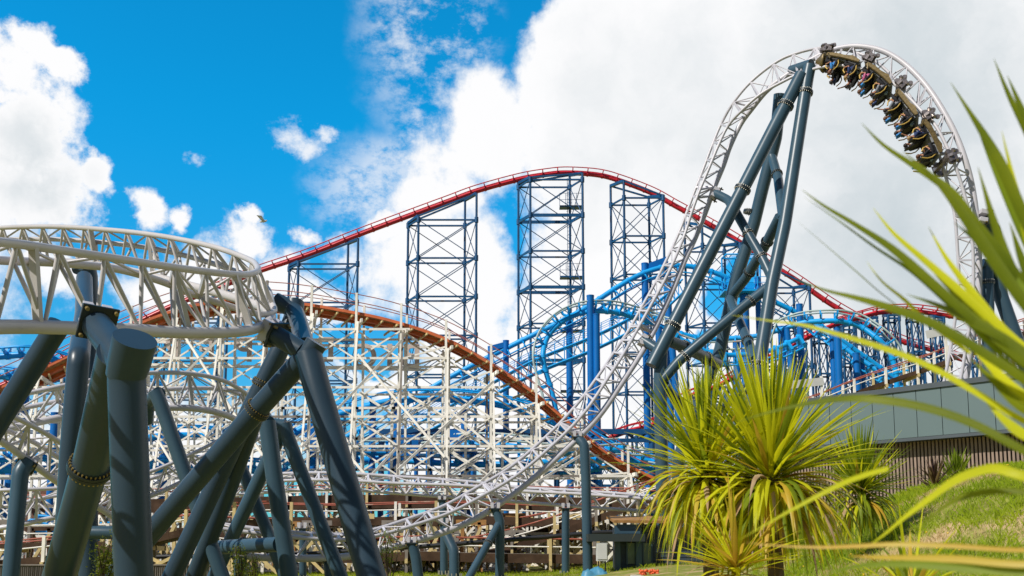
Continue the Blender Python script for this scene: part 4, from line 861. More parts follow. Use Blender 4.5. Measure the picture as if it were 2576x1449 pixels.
# ------------------------------------------------------------------ grey building on the right
bd = thing('grey_building', 'low flat-roofed building with grey-green fascia panels above a battened timber wall', 'building', base(at(2300, 1300, 37)))
zt = 7.6
def pz(x, y):   # ground-plan point of the facade under pixel column x
    return None
Lp = V(((1830 - X0) / F * 45.2, 45.2, 0)); 
def facpt(x, z, push=0.0):
    """point on the facade plane above pixel column x"""
    d = ray(x, 1200); A = Lp; Bp = V(((2600 - X0) / F * 35.2, 35.2, 0)); e = (Bp - A).normalized(); nrm_ = V((e.y, -e.x, 0))
    nrm_ = nrm_ if nrm_.y < 0 else -nrm_
    k = (A - CP).dot(nrm_) / V((d.x, d.y, 0)).dot(nrm_); p = CP + V((d.x, d.y, 0)) * k; return V((p.x, p.y, z)) + nrm_ * push, nrm_, e
ztop, zbot = 7.75, 5.62
xs = [1840, 1950, 2043, 2095, 2150, 2204, 2258, 2316, 2380, 2448, 2515, 2590, 2670, 2760]
for a, b in zip(xs, xs[1:]):
    A, nr, e = facpt(a, 0); B, _, _ = facpt(b, 0); A = A + e * .012; B = B - e * .012; mm = MB()
    mm.slab([V((A.x, A.y, zbot + .12)), V((B.x, B.y, zbot + .12)), V((B.x, B.y, ztop - .18)), V((A.x, A.y, ztop - .18))], .06); mm.build('fascia_panel', 'fascia', bd)
A, nr, e = facpt(xs[0], 0); B, _, _ = facpt(xs[-1], 0)
def fbeam(z, w, h, push, name, m): 
    o = nr * push; MB().beam(V((A.x, A.y, z)) + o, V((B.x, B.y, z)) + o, w, h).build(name, m, bd)
fbeam(ztop - .08, .5, .2, -.12, 'roof_edge', 'trim'); fbeam(zbot + .05, .3, .12, -.1, 'soffit_trim', 'trim')
MB().slab([V((A.x, A.y, ztop - .1)) - nr * .3, V((B.x, B.y, ztop - .1)) - nr * .3, V((B.x, B.y, ztop - .1)) - nr * 9, V((A.x, A.y, ztop - .1)) - nr * 9], .06).build('roof', 'trim', bd)
MB().slab([V((A.x, A.y, zbot + .02)) - nr * .1, V((B.x, B.y, zbot + .02)) - nr * .1, V((B.x, B.y, zbot + .02)) - nr * 1.3, V((A.x, A.y, zbot + .02)) - nr * 1.3], .05).build('soffit', 'trim', bd)
MB().slab([V((A.x, A.y, zbot + .12)) - nr * .12, V((B.x, B.y, zbot + .12)) - nr * .12, V((B.x, B.y, ztop - .2)) - nr * .12, V((A.x, A.y, ztop - .2)) - nr * .12], .03).build('fascia_backing', 'seam', bd)
MB().slab([V((A.x, A.y, 0)) - nr * .75, V((B.x, B.y, 0)) - nr * .75, V((B.x, B.y, zbot)) - nr * .75, V((A.x, A.y, zbot)) - nr * .75], -.2).build('wall', 'seam', bd)
bt = MB(); Ln = (B - A).length; k = 0.0
while k < Ln:
    p = A + e * k - nr * (.62 + random.uniform(-.006, .006)); bt.beam(V((p.x, p.y, .2)), V((p.x, p.y, zbot + .0)), .085, .085, up=tuple(nr)); k += .15
bt.build('timber_battens', 'batten', bd)
MB().beam(facpt(2430, 3.9, -.55)[0], facpt(2700, 3.9, -.55)[0], .1, .3).build('vent_strip', 'seam', bd)
# information board in front of the roofline, at the back
for x0, x1, y, Y, s in ((1980, 2072, 965, 62, 'standing above the roof behind the big palm'), (2330, 2382, 838, 62, 'higher, partly behind the foreground leaves')):
    root = thing('notice_board', 'white board on a post %s' % s, 'sign', base(at((x0 + x1) / 2, y, Y)), 'white boards by the wooden track')
    a, b = at(x0, y + 4, Y), at(x1, y - 6, Y); MB().beam(a, b, .06, .5).build('panel', 'ply', root)
    for f_ in ((.95,) if Y else ()): p = a.lerp(b, f_); MB().beam(V((p.x, p.y + .1, 0)), V((p.x, p.y + .1, p.z + .35)), .14, .14).build('post', 'wood_w', root)
# ------------------------------------------------------------------ shed, brick building, fence and small things
sh = thing('cabin', 'small dark slate-blue weatherboarded cabin with a flat porch canopy, left of the palm', 'cabin', base(at(1570, 1440, 44)))
Ys = 46.0
def sx(x): return (x - X0) / F * Ys
def sz(y): return at(1500, y, Ys).z
MB().beam((sx(1555), Ys + 1.5, 1.2), (sx(1790), Ys + 1.5, 1.2), 2.6, 2.4).build('wall', 'clad', sh)
wb = MB()
for i in range(14): wb.beam((sx(1555), Ys + .18 - .02 * (i % 2), .1 + i * .165), (sx(1790), Ys + .18 - .02 * (i % 2), .1 + i * .165), .05, .13)
wb.build('weatherboards', 'clad', sh)
for x in (1550, 1603): MB().beam((sx(x), Ys - .2, 0), (sx(x), Ys - .2, sz(1322)), .26, .2).build('porch_post', 'steelb', sh)
MB().beam((sx(1474), Ys - .4, sz(1353)), (sx(1612), Ys - .4, sz(1353)), 1.6, .34).build('canopy', 'seam', sh)
MB().beam((sx(1548), Ys - .3, sz(1331)), (sx(1606), Ys - .3, sz(1331)), .14, .42).build('canopy_board', 'steelb', sh)
MB().slab([(sx(1540), Ys - .6, sz(1316)), (sx(1800), Ys - .6, sz(1318)), (sx(1800), Ys + 3, sz(1300)), (sx(1540), Ys + 3, sz(1300))], .12).build('roof', 'wood_b', sh)
for x in (1582, 1622):
    w = MB().box((sx(x + 4), Ys + .12, sz(1392)), (.36, .06, .95)).build('window', 'pane', sh)
    MB().beam((sx(x - 7), Ys + .05, sz(1392) - .52), (sx(x - 7), Ys + .05, sz(1392) + .52), .06, .06).beam((sx(x + 15), Ys + .05, sz(1392) - .52), (sx(x + 15), Ys + .05, sz(1392) + .52), .06, .06).build('frame', 'steelb', w)
MB().tube([(sx(1651), Ys - .5, 0), (sx(1651), Ys - .5, sz(1327)), (sx(1642), Ys - .5, sz(1322)), (sx(1606), Ys - .4, sz(1324))], .075, 10).build('drainpipe', 'dark', sh)
p = at(1514, 1388, 45); root = thing('meter_cabinet', 'pale metal meter cabinet mounted on legs beside the cabin', 'cabinet', (p.x, p.y, 0))
MB().box(p, (.5, .3, .82)).build('box', 'ply', root); MB().box(p + V((0, -.17, .02)), (.42, .03, .7)).build('door', 'ply', root)
MB().beam((p.x - .15, p.y, 0), (p.x - .15, p.y, p.z - .41), .06, .06).beam((p.x + .15, p.y, 0), (p.x + .15, p.y, p.z - .41), .06, .06).build('legs', 'dark', root)
tp = MB(); c = at(1495, 1449, 44)
for i in range(7):
    for j in range(5):
        pass
vs = []; N_ = 9
for i in range(N_):
    for j in range(N_):
        u, v = i / (N_ - 1) * 2 - 1, j / (N_ - 1) * 2 - 1; h = max(0, 1 - max(abs(u), abs(v)) ** 2) ** .5 * .55 * (1 + .25 * math.sin(5 * u + 3 * v)); vs.append(c + V((u * .62 + .05 * math.sin(7 * v), v * .4, -c.z + h)))
tp.add(vs, [(i * N_ + j, (i + 1) * N_ + j, (i + 1) * N_ + j + 1, i * N_ + j + 1) for i in range(N_ - 1) for j in range(N_ - 1)], True)
single(tp, 'tarpaulin', 'tarp', 'crumpled light blue tarpaulin heap on the grass behind the tall post', 'tarpaulin')
fl_ = thing('planter', 'low stone planter of orange flowers before the cabin', 'planter', base(at(1660, 1449, 38)))
c = at(1655, 1440, 38); MB().beam((c.x - 1.0, c.y, .0), (c.x + 2.2, c.y, .0), .8, .9).build('trough', 'ply', fl_)
fm = mat('orange_petals', (.75, .12, .03), .6, .3, 12); fb = MB()
for i in range(34): fb.ball(V((c.x + random.uniform(-.7, .0), c.y + random.uniform(-.3, .3), .5 + random.uniform(0, .14))), .055, 6, 4)
fb.build('flowers', fm, fl_)
bb = thing('brick_building', 'brown brick building with a red tiled roof far left behind the legs', 'building', base(at(200, 1300, 100)))
MB().beam(at(60, 1340, 100), at(345, 1340, 100), 5, 8.4).build('wall', 'brick', bb)
MB().slab([at(50, 1262, 96), at(355, 1262, 96), at(345, 1236, 99), at(60, 1236, 99)], .2).build('roof', 'tile', bb)
MB().beam(at(60, 1266, 97), at(345, 1266, 97), .2, .5).build('eaves_band', 'ply', bb)
for x in (100, 150, 200, 260): w = MB().box(at(x, 1310, 97.3), (1.1, .1, 1.6)).build('window', 'pane', bb); MB().box(at(x, 1331, 97.3), (1.3, .2, .12)).build('sill', 'ply', w)
hb = thing('station_building', 'long brown single storey building low behind the wooden trestles', 'building', base(at(1000, 1360, 88)))
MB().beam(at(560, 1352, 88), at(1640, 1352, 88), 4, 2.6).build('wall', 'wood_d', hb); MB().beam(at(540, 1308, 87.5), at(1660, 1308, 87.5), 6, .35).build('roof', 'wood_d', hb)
for i in range(16): w = MB().box(at(600 + i * 66, 1356, 85.9), (1.1, .08, 1.2)).build('window', 'pane', hb)
fc = MB(); k = -60
fnc = thing('corrugated_fence', 'weathered grey corrugated sheet fence along the ground at far left', 'fence', base(at(200, 1440, 40)))
vs = []; n_ = 700
x0_, x1_ = at(-120, 1430, 41).x, at(545, 1430, 41).x
for i in range(n_ + 1):
    X = x0_ + (x1_ - x0_) * i / n_; y = 41 + .03 * math.sin(i * 1.15); vs += [(X, y, 0), (X, y, at(0, 1421, 41).z)]
fc.add(vs, [(2 * i, 2 * i + 2, 2 * i + 3, 2 * i + 1) for i in range(n_)]); fc.build('sheets', 'corr', fnc)
MB().beam((x0_, 41, at(0, 1421, 41).z), (x1_, 41, at(0, 1421, 41).z), .12, .05).build('top_rail', 'wood_g', fnc)
# gull
g = MB(); c = at(662, 557, 55); g.tube([c + V((-.2, 0, -.03)), c + V((-.1, 0, 0)), c + V((.1, 0, .02)), c + V((.22, 0, .05))], [.03, .07, .07, .03], 8)
gl = thing('seagull', 'tiny white gull gliding in the blue sky left of the red track', 'bird', c); g.build('body', 'ply', gl)
MB().slab([c + V((.08, 0, .03)), c + V((-.08, 0, .03)), c + V((-.16, -.35, .18)), c + V((-.2, -.7, .12)), c + V((0, -.35, .2))], .02).slab([c + V((.08, 0, .03)), c + V((-.08, 0, .03)), c + V((-.1, .35, .2)), c + V((-.16, .7, .14)), c + V((.04, .35, .2))], .02).build('wings', 'ply', gl)
# ------------------------------------------------------------------ ground and mound
def sst(x): x = min(1, max(0, x)); return x * x * (3 - 2 * x)
def gh(X, Y):
    H = 2.75 * sst((X - .6) / 7.2) + .25 * sst((X - 7) / 6); g_ = sst((Y - 1.0) / 12.5) * (1 - .75 * sst((Y - 15) / 12)) if Y > 0 else 0
    bump = .06 * math.sin(X * 1.7 + 1) * math.sin(Y * 1.3) * sst((X - 1) / 3) * sst((Y - 3) / 4) * (1 - sst((Y - 24) / 8))
    return H * g_ + bump
gx = sorted(set([-900, -400, -200, -120, -60, -30, -15, -6, -2] + [round(.5 * i, 2) for i in range(0, 60)] + [34, 40, 60, 100, 200, 400, 900]))
gy = sorted(set([-60, -20, -5] + [round(.5 * i, 2) for i in range(0, 68)] + [38, 45, 55, 70, 90, 130, 200, 350, 700, 1500, 3500]))
gm = MB(); gm.add([(X, Y, gh(X, Y)) for Y in gy for X in gx], [(j * len(gx) + i, j * len(gx) + i + 1, (j + 1) * len(gx) + i + 1, (j + 1) * len(gx) + i) for j in range(len(gy) - 1) for i in range(len(gx) - 1)], True)
gm.build('ground', 'ground', kind='structure')
pv = MB(); pv.quad((-70, 58, .006), (45, 58, .006), (45, 100, .006), (-70, 100, .006)); pv.build('pavement', mat('worn_tarmac', (.07, .065, .06), .9, .2, 2), kind='structure')
def blades(name, m, N, region, h, w, kindlab=None, inv=False):
    X = rng.uniform(region[0], region[1], N); Y = rng.uniform(region[2], region[3], N)
    keep = (X / Y > (region[4] if len(region) > 4 else -9)) & (X / Y < .62); X, Y = X[keep], Y[keep]; N = len(X)
    pat = np.sin(X * 2.1 + 1.3) * np.sin(Y * 1.7 + .4) + .6 * np.sin(X * 5.3 + Y * 3.1) + .4 * np.sin(X * 11 - Y * 7); 
    if inv: pat = -pat
    kp = rng.uniform(-1.1, 1.1, N) < pat * 1.3 - (-.5 if (h > .05 and h < .1) else .35 if h < .1 else -.6); X, Y = X[kp], Y[kp]; pat = pat[kp]; N = len(X)
    Z = np.array([gh(x, y) for x, y in zip(X, Y)]); a = rng.uniform(0, 6.283, N); hh = h * rng.uniform(.35, 1.25, N) * (1 + .25 * pat); ww = w * rng.uniform(.6, 1.3, N)
    bx, by = rng.normal(0, .45, N) * hh, rng.normal(0, .45, N) * hh
    v = np.zeros((N, 4, 3)); v[:, 0] = np.stack([X - np.cos(a) * ww, Y - np.sin(a) * ww, Z - .01], 1); v[:, 1] = np.stack([X + np.cos(a) * ww, Y + np.sin(a) * ww, Z - .01], 1)
    v[:, 2] = np.stack([X + bx * .45 + np.cos(a) * ww * .7, Y + by * .45 + np.sin(a) * ww * .7, Z + hh * .62], 1); v[:, 3] = np.stack([X + bx, Y + by, Z + hh], 1)
    me = bpy.data.meshes.new(name); f = []
    for i in range(N): k = 4 * i; f += [(k, k + 1, k + 2), (k, k + 2, k + 3)]
    me.from_pydata(v.reshape(-1, 3).tolist(), [], f); me.materials.append(M[m]); o = bpy.data.objects.new(name, me); COL.objects.link(o); o['kind'] = 'stuff'; return o
o = blades('grass', 'grass', 190000, (2.2, 13, 4.5, 19, .24), .085, .004); o['label'] = 'short sunlit grass growing over the mound with dry straw patches'; o['category'] = 'grass'
o = blades('grass', 'straw', 170000, (2.2, 13, 4.5, 19, .24), .04, .004, inv=True); o['label'] = 'short dry straw between the green tufts of the mound'; o['category'] = 'grass'
o = blades('grass', 'grass', 26000, (-14, 16, 44, 57), .13, .014); o['label'] = 'rough grass along the foot of the slate posts'; o['category'] = 'grass'
fl = MB()
for i in range(90):
    X, Y = random.uniform(3.2, 9), random.uniform(8, 15); fl.ball(V((X, Y, gh(X, Y) + random.uniform(.05, .1))), .014, 6, 4, (1, 1, .6))
o = fl.build('flowers', mat('yellow_petals', (.75, .5, .02), .6, .1, 5), kind='stuff'); o['label'] = 'small yellow flowers dotted over the grass mound'; o['category'] = 'flowers'
# ------------------------------------------------------------------ strap-leaved plants
WP = [.35, .8, 1, 1, .92, .72, .42, .04]
def leafpath(c, az, th, L, droop, n=8):
    d = V((math.sin(th) * math.cos(az), math.sin(th) * math.sin(az), math.cos(th))); out = []; p = V(c); step = L / (n - 1)
    for i in range(n):
        out.append(V(p)); d = (d + V((0, 0, -1)) * droop * (i + .6) / n).normalized(); p = p + d * step
    return out
def cordyline(label, c, nup, nmid, nhang, L, w, trunk=True, mats=('leaf', 'leafd'), group='strap-leaved palms on the mound', name='cabbage_palm', cat='palm', dead=.25, gz=None):
    z0 = gh(c.x, c.y) if gz is None else gz; root = thing(name, label, cat, (c.x, c.y, z0), group); pr = Parts(root)
    if trunk: MB().tube([V((c.x, c.y, z0 - .05)), V((c.x + .02, c.y, (z0 + c.z) / 2)), c + V((0, 0, -.02))], [.085, .07, .05], 12).build('trunk', 'bark', root)
    jobs = []
    for i in range(nup): jobs.append((random.uniform(0, 6.283), abs(random.gauss(0, .52)) + .04, L * random.uniform(.8, 1.08), random.uniform(.0, .07), 'u'))
    for i in range(nmid): jobs.append((random.uniform(0, 6.283), random.uniform(.6, 1.45), L * random.uniform(.65, 1.05), random.uniform(.02, .16), 'm'))
    for i in range(nhang): jobs.append((random.uniform(0, 6.283), random.uniform(1.05, 2.15), L * random.uniform(.65, 1.05), random.uniform(.4, 1.3), 'h'))
    jobs.sort(key=lambda j: math.sin(j[0]) * math.sin(j[1]))
    for az, th, LL, dr, k in jobs:
        cc = c + V((random.uniform(-.025, .025), random.uniform(-.025, .025), {'u': random.uniform(0, .08), 'm': random.uniform(-.06, .03), 'h': random.uniform(-.2, -.03)}[k]))
        pts = leafpath(cc, az, th, LL, dr, 9 if k == 'h' else 8); W = WP + [.02] if k == 'h' else WP
        ww = w * random.uniform(.75, 1.2) * (1.2 if k == 'h' else .95); m = mats[0] if random.random() < .72 else mats[1]
        if k == 'h' and random.random() < dead: m = random.choice(['leafo', 'leafb', 'leafo'])
        if k == 'm' and random.random() < .07: m = 'leafo'
        pr.add('leaf', MB().ribbon(pts, [a * ww for a in W], fold=.35, twist=random.uniform(-.7, .7)), m)
    pr.done(); return root
cordyline('largest strap-leaved palm with a full upright fan and hanging skirt, beside the slate legs', at(1939, 1196, 8.0), 115, 110, 300, 1.04, .040, dead=.25)
cordyline('smaller strap-leaved palm crown leaning beside the largest one on its left', at(1778, 1186, 8.3), 85, 80, 260, .90, .036, dead=.3)
cordyline('low tufted palm growing at the feet of the two big ones, reaching the bottom edge', at(1850, 1425, 7.5), 14, 60, 90, .62, .03, dead=.55, mats=('leaf', 'leafo'), trunk=False)
cordyline('dark green strap-leaved palm in front of the battened wall', at(2164, 1236, 12.5), 90, 130, 130, .80, .040, mats=('leafd', 'leaf'), dead=.1, trunk=False)
cordyline('green spiky flax tuft on the crest of the mound by the wall', at(2405, 1212, 15.5), 50, 30, 0, .5, .034, trunk=False, mats=('leafd', 'leafd'), name='flax_plant', cat='plant', group='flax tufts on the crest')
cordyline('bronze brown flax tuft left of the green one on the crest', at(2352, 1228, 15), 36, 26, 0, .46, .03, trunk=False, mats=('bronze', 'leafb'), name='flax_plant', cat='plant', group='flax tufts on the crest')
cordyline('sprawling strap-leaved tuft at the bottom edge below the mound', at(2290, 1500, 5.2), 4, 40, 26, .5, .022, trunk=False, dead=.5, name='flax_plant', cat='plant', mats=('leaf', 'leafd'))
# foreground plant, out of frame to the right, its long blades cross the picture
BL = [ # (points in picture, width px, near depth, tip depth, material)
 ([(2500, 147), (2537, 240), (2590, 350), (2680, 560), (2770, 960)], 34, 1.7, 1.9, 'fg'),
 ([(2534, 190), (2576, 290), (2650, 460), (2770, 940)], 34, 1.6, 1.9, 'fg'),
 ([(2391, 207), (2440, 285), (2480, 350), (2517, 420), (2570, 540), (2650, 720), (2770, 980)], 44, 1.6, 1.9, 'fg'),
 ([(2448, 290), (2490, 400), (2540, 520), (2610, 680), (2765, 990)], 30, 1.75, 1.9, 'leafd'),
 ([(2167, 310), (2222, 366), (2300, 420), (2384, 480), (2450, 562), (2560, 700), (2760, 1000)], 40, 1.6, 1.85, 'fg'),
 ([(2270, 380), (2350, 450), (2420, 540), (2500, 660), (2600, 800), (2760, 1010)], 44, 1.5, 1.8, 'fg'),
 ([(2017, 477), (2070, 517), (2150, 566), (2240, 625), (2334, 706), (2440, 800), (2560, 910), (2760, 1030)], 36, 1.55, 1.9, 'fg'),
 ([(2022, 495), (2110, 556), (2200, 622), (2300, 690), (2420, 800), (2560, 930), (2760, 1040)], 16, 1.6, 1.9, 'leafd'),
 ([(2002, 553), (2080, 620), (2150, 680), (2209, 732), (2260, 772)], 5, 1.9, 1.95, 'fg'),
 ([(2196, 523), (2250, 590), (2334, 664), (2430, 750), (2560, 870), (2760, 1030)], 34, 1.6, 1.9, 'leaf'),
 ([(2335, 570), (2380, 650), (2440, 730), (2520, 830), (2640, 930), (2760, 1040)], 36, 1.6, 1.9, 'leaf'),
 ([(2179, 657), (2220, 710), (2276, 756), (2334, 812), (2440, 890)], 16, 1.8, 1.9, 'leaf'),
 ([(2002, 703), (2076, 731), (2140, 748), (2209, 768), (2334, 812), (2450, 876), (2576, 958), (2760, 1080)], 40, 1.5, 1.85, 'fg'),
 ([(2280, 740), (2360, 770), (2440, 810), (2560, 880), (2760, 1060)], 40, 1.5, 1.8, 'fg'),
 ([(1839, 792), (1942, 808), (2020, 818), (2109, 842), (2220, 876), (2334, 920), (2450, 985), (2576, 1060), (2760, 1140)], 22, 1.6, 1.9, 'leaf'),
 ([(1852, 1062), (1940, 1036), (2027, 1017), (2110, 1005), (2193, 1005), (2318, 1024), (2443, 1065), (2576, 1135), (2760, 1230)], 28, 1.5, 1.85, 'fg'),
 ([(1860, 1358), (1985, 1287), (2110, 1222), (2180, 1195), (2236, 1180)], 20, 1.6, 1.8, 'leaf'),
 ([(2166, 1388), (2225, 1345), (2277, 1302), (2340, 1255), (2402, 1212), (2460, 1188), (2510, 1180), (2580, 1200), (2760, 1240)], 30, 1.45, 1.7, 'leaf'),
 ([(2293, 1362), (2325, 1320), (2360, 1288), (2400, 1262), (2443, 1246), (2510, 1236), (2600, 1240), (2760, 1260)], 20, 1.5, 1.7, 'fg'),
 ([(1872, 1364), (1960, 1373), (2068, 1377), (2160, 1374), (2260, 1370), (2400, 1374), (2560, 1384), (2760, 1380)], 15, 1.5, 1.8, 'leafo'),
 ([(2130, 1398), (2200, 1402), (2300, 1404), (2420, 1408), (2560, 1420), (2760, 1420)], 22, 1.4, 1.7, 'leafo'),
 ([(2060, 1449), (2160, 1424), (2280, 1420), (2420, 1430), (2576, 1440), (2760, 1430)], 26, 1.4, 1.7, 'leafd'),
 ([(2400, 560), (2470, 620), (2540, 700), (2620, 800), (2760, 1000)], 40, 1.5, 1.8, 'leafd'),
 ([(2420, 760), (2480, 830), (2540, 880), (2640, 960), (2760, 1050)], 44, 1.45, 1.7, 'fg'),
 ([(2440, 900), (2500, 960), (2576, 1030), (2680, 1080), (2760, 1110)], 44, 1.45, 1.7, 'fg'),
 ([(2460, 420), (2500, 560), (2550, 700), (2640, 850), (2765, 1000)], 46, 1.55, 1.85, 'fg'),
 ([(2520, 330), (2560, 500), (2610, 680), (2680, 850), (2768, 990)], 44, 1.6, 1.85, 'leaf'),
 ([(2540, 560), (2580, 680), (2650, 820), (2765, 990)], 44, 1.5, 1.75, 'fg'),
 ([(2350, 690), (2430, 770), (2520, 860), (2640, 950), (2760, 1050)], 40, 1.5, 1.8, 'fg'),
 ([(2410, 840), (2480, 910), (2560, 990), (2680, 1060), (2760, 1100)], 42, 1.45, 1.75, 'leaf'),
 ([(2480, 1010), (2530, 1060), (2600, 1110), (2760, 1160)], 36, 1.45, 1.7, 'leaf'),
]
fgp = thing('foreground_palm', 'large out-of-focus strap-leaved plant whose blades reach in from the right edge', 'plant', base(at(2780, 1300, 1.45)))
MB().tube([at(2790, 1100, 1.42), at(2790, 1449, 1.42), V((at(2790, 1449, 1.42).x, 1.42, 0))], .055, 12).build('trunk', 'bark', fgp)
for pts, w, yn, yt, m in BL:
    P = [at(x, y, yt + (yn - yt) * i / (len(pts) - 1)) for i, (x, y) in enumerate(pts)]; n = (len(P) - 1) * 4
    path = [cr(P, i * (len(P) - 1) / n) for i in range(n + 1)]
    W = [max(.03, min(1, (i / n) * 1.9) ** .9 * (1 - .25 * (i / n))) * w * 1.6 / 2500 for i in range(n + 1)]
    MB().ribbon(path, W, side=(.3, .2, 1) if abs(P[-1].z - P[0].z) < abs(P[-1].x - P[0].x) * .6 else (1, .2, .6), fold=.3).build('leaf', m, fgp)
for i in range(12):   # blades on the side turned away from the picture
    c = at(2790, 1090, 1.42); MB().ribbon(leafpath(c, random.uniform(-1.4, 1.4), random.uniform(.3, 1.4), random.uniform(.5, .7), .1), [a * .03 for a in WP], fold=.3).build('leaf', 'fg', fgp)
def shrub(label, c, r, n):
    root = thing('shrub', label, 'shrub', (c.x, c.y, 0), 'leafy shrubs between the posts')
    st = MB(); lv = MB()
    for i in range(9):
        a = random.uniform(0, 6.28); tip = V((c.x + r * .8 * math.cos(a) * random.random(), c.y + r * .6 * math.sin(a), c.z + r * random.uniform(.0, 1.1)))
        mid = V((c.x, c.y, 0)).lerp(tip, .5) + V((random.uniform(-.1, .1), 0, .1)); st.tube([V((c.x, c.y, 0)), mid, tip], [.03, .02, .008], 6)
        for k in range(n // 9):
            s = random.random(); q_ = mid.lerp(tip, s) + V((random.gauss(0, .16) * r, random.gauss(0, .16) * r, random.gauss(0, .13) * r))
            d = V((random.gauss(0, 1), random.gauss(0, 1), random.gauss(0, .8))).normalized(); L = random.uniform(.05, .10) * (.8 + r * .4)
            sd = d.cross(V((random.random(), random.random(), 1))).normalized() * L * .28; lv.add([q_, q_ + d * L * .5 + sd, q_ + d * L, q_ + d * L * .5 - sd], [(0, 1, 2, 3)])
    st.build('stem', 'bark', root); lv.build('foliage', 'bush', root)
shrub('bright leafy shrub hugging the left side of the nearest pillar', at(262, 1415, 23), .62, 900)
shrub('bright leafy shrub under the flanged cross tube', at(606, 1425, 31), .6, 700)
shrub('thin leafy sapling at the foot of the big A-frame leg', at(978, 1398, 34), .8, 420)
shrub('small round shrub at the foot of the low posts, lower left of centre', at(640, 1436, 33), .5, 400)
# ------------------------------------------------------------------ sky and sun
SD = V((-.58, -.44, .69)).normalized()
el = math.asin(SD.z); az = math.atan2(SD.x, SD.y)
w = bpy.data.worlds.new('World'); S.world = w; w.use_nodes = True; nt = w.node_tree; n = nt.nodes; l = nt.links
bg = n['Background']; bg.inputs[1].default_value = 1.0
sky = n.new('ShaderNodeTexSky'); sky.sky_type = 'NISHITA'; sky.sun_disc = False; sky.sun_elevation = el; sky.sun_rotation = az; sky.ozone_density = 3.0; sky.dust_density = .4; sky.air_density = 1.0
tc = n.new('ShaderNodeTexCoord')
def vm(op, *a, s=None):
    x = n.new('ShaderNodeVectorMath'); x.operation = op
    for i, v in enumerate(a):
        if hasattr(v, 'links'): l.new(v, x.inputs[i])
        else: x.inputs[i].default_value = v
    return x.outputs['Value'] if op in ('DOT_PRODUCT', 'LENGTH', 'DISTANCE') else x.outputs['Vector']
def mt(op, *a, clamp=False):
    x = n.new('ShaderNodeMath'); x.operation = op; x.use_clamp = clamp
    for i, v in enumerate(a):
        if hasattr(v, 'links'): l.new(v, x.inputs[i])
        else: x.inputs[i].default_value = v
    return x.outputs[0]
def noise(vec, sc, det=8, ro=.55, lac=2.0, dist=0):
    x = n.new('ShaderNodeTexNoise'); x.inputs['Scale'].default_value = sc; x.inputs['Detail'].default_value = det; x.inputs['Roughness'].default_value = ro; x.inputs['Distortion'].default_value = dist
    l.new(vec, x.inputs['Vector']); return x.outputs['Fac'], x.outputs['Color']
Dv = vm('NORMALIZE', tc.outputs['Generated'])
def pd(x, y): return ray(x, y).normalized()
# warp the direction a little so that cloud outlines billow
_, wc1 = noise(Dv, 5.0, 10, .62); wv = vm('MULTIPLY', vm('SUBTRACT', wc1, (.5, .5, .5)), (.14, .14, .14)); Dw = vm('ADD', Dv, wv)
def blob(x, y, rpx, sx=1.0):
    c = pd(x, y); d = vm('SUBTRACT', Dw, tuple(c))
    if sx != 1.0: d = vm('MULTIPLY', d, (1 / sx, 1, 1))
    return mt('SUBTRACT', 1.0, mt('DIVIDE', vm('LENGTH', d), rpx / 2500.0 * .86))
def plane(p, q_, width=160):
    """positive on the right hand side of the great circle through picture points p -> q (going down)"""
    nrm_ = pd(*p).cross(pd(*q_)).normalized()
    if nrm_.dot(pd(p[0] + 300, p[1] + 100)) < 0: nrm_ = -nrm_
    return mt('DIVIDE', vm('DOT_PRODUCT', Dw, tuple(nrm_)), width / 2500.0)
mx_ = lambda *a: a[0] if len(a) == 1 else mt('MAXIMUM', a[0], mx_(*a[1:]))
big = mt('MINIMUM', plane((1375, -200), (1330, 140), 140), plane((1340, 60), (900, 500), 110))
body = mx_(mt('MINIMUM', big, 1.2), blob(1260, 330, 190), blob(1080, 470, 190), blob(900, 640, 110), blob(700, 680, 110, 1.3), blob(620, 620, 85), blob(600, 560, 45), blob(770, 600, 60, 1.3),
           blob(1080, 640, 240), blob(1180, 720, 200), blob(800, 760, 130), blob(990, 560, 110), blob(30, 520, 120), blob(240, 575, 60, 1.4), blob(340, 555, 66), blob(430, 568, 50), blob(110, 690, 90, 2.2),
           blob(500, 730, 120, 2.6), blob(1000, 960, 120, 1.6), blob(1150, 850, 200), blob(1500, 1050, 330, 2.4), blob(-500, 500, 600), blob(300, 1150, 260, 3))
fine, _ = noise(Dv, 16.0, 12, .64); med, _ = noise(Dv, 7.0, 8, .6)
bodyn = mt('ADD', body, mt('ADD', mt('MULTIPLY', mt('SUBTRACT', fine, .5), 1.35), mt('MULTIPLY', mt('SUBTRACT', med, .5), .8)))
lbody = mx_(blob(10, 200, 165), blob(110, 150, 80), blob(160, 200, 70), blob(40, 380, 170), blob(110, 500, 130), blob(215, 470, 70))
lbn = mt('ADD', lbody, mt('ADD', mt('MULTIPLY', mt('SUBTRACT', fine, .5), 2.3), mt('MULTIPLY', mt('SUBTRACT', med, .5), 1.5)))
bodyn = mt('MAXIMUM', bodyn, lbn)
# blue openings
hole = mx_(blob(1830, 760, 130), blob(1760, 850, 90), blob(940, 885, 90, 1.3), blob(880, 735, 40), blob(2300, 300, 10))
bodyn = mt('SUBTRACT', bodyn, mt('MULTIPLY', mt('MAXIMUM', mt('ADD', hole, mt('MULTIPLY', mt('SUBTRACT', fine, .5), .8)), 0.0), 2.6))
def ramp(v, a, b):
    r = n.new('ShaderNodeMapRange'); r.interpolation_type = 'SMOOTHSTEP'; l.new(v, r.inputs[0]); r.inputs[1].default_value = a; r.inputs[2].default_value = b; return r.outputs[0]
cov = ramp(bodyn, .0, .48)
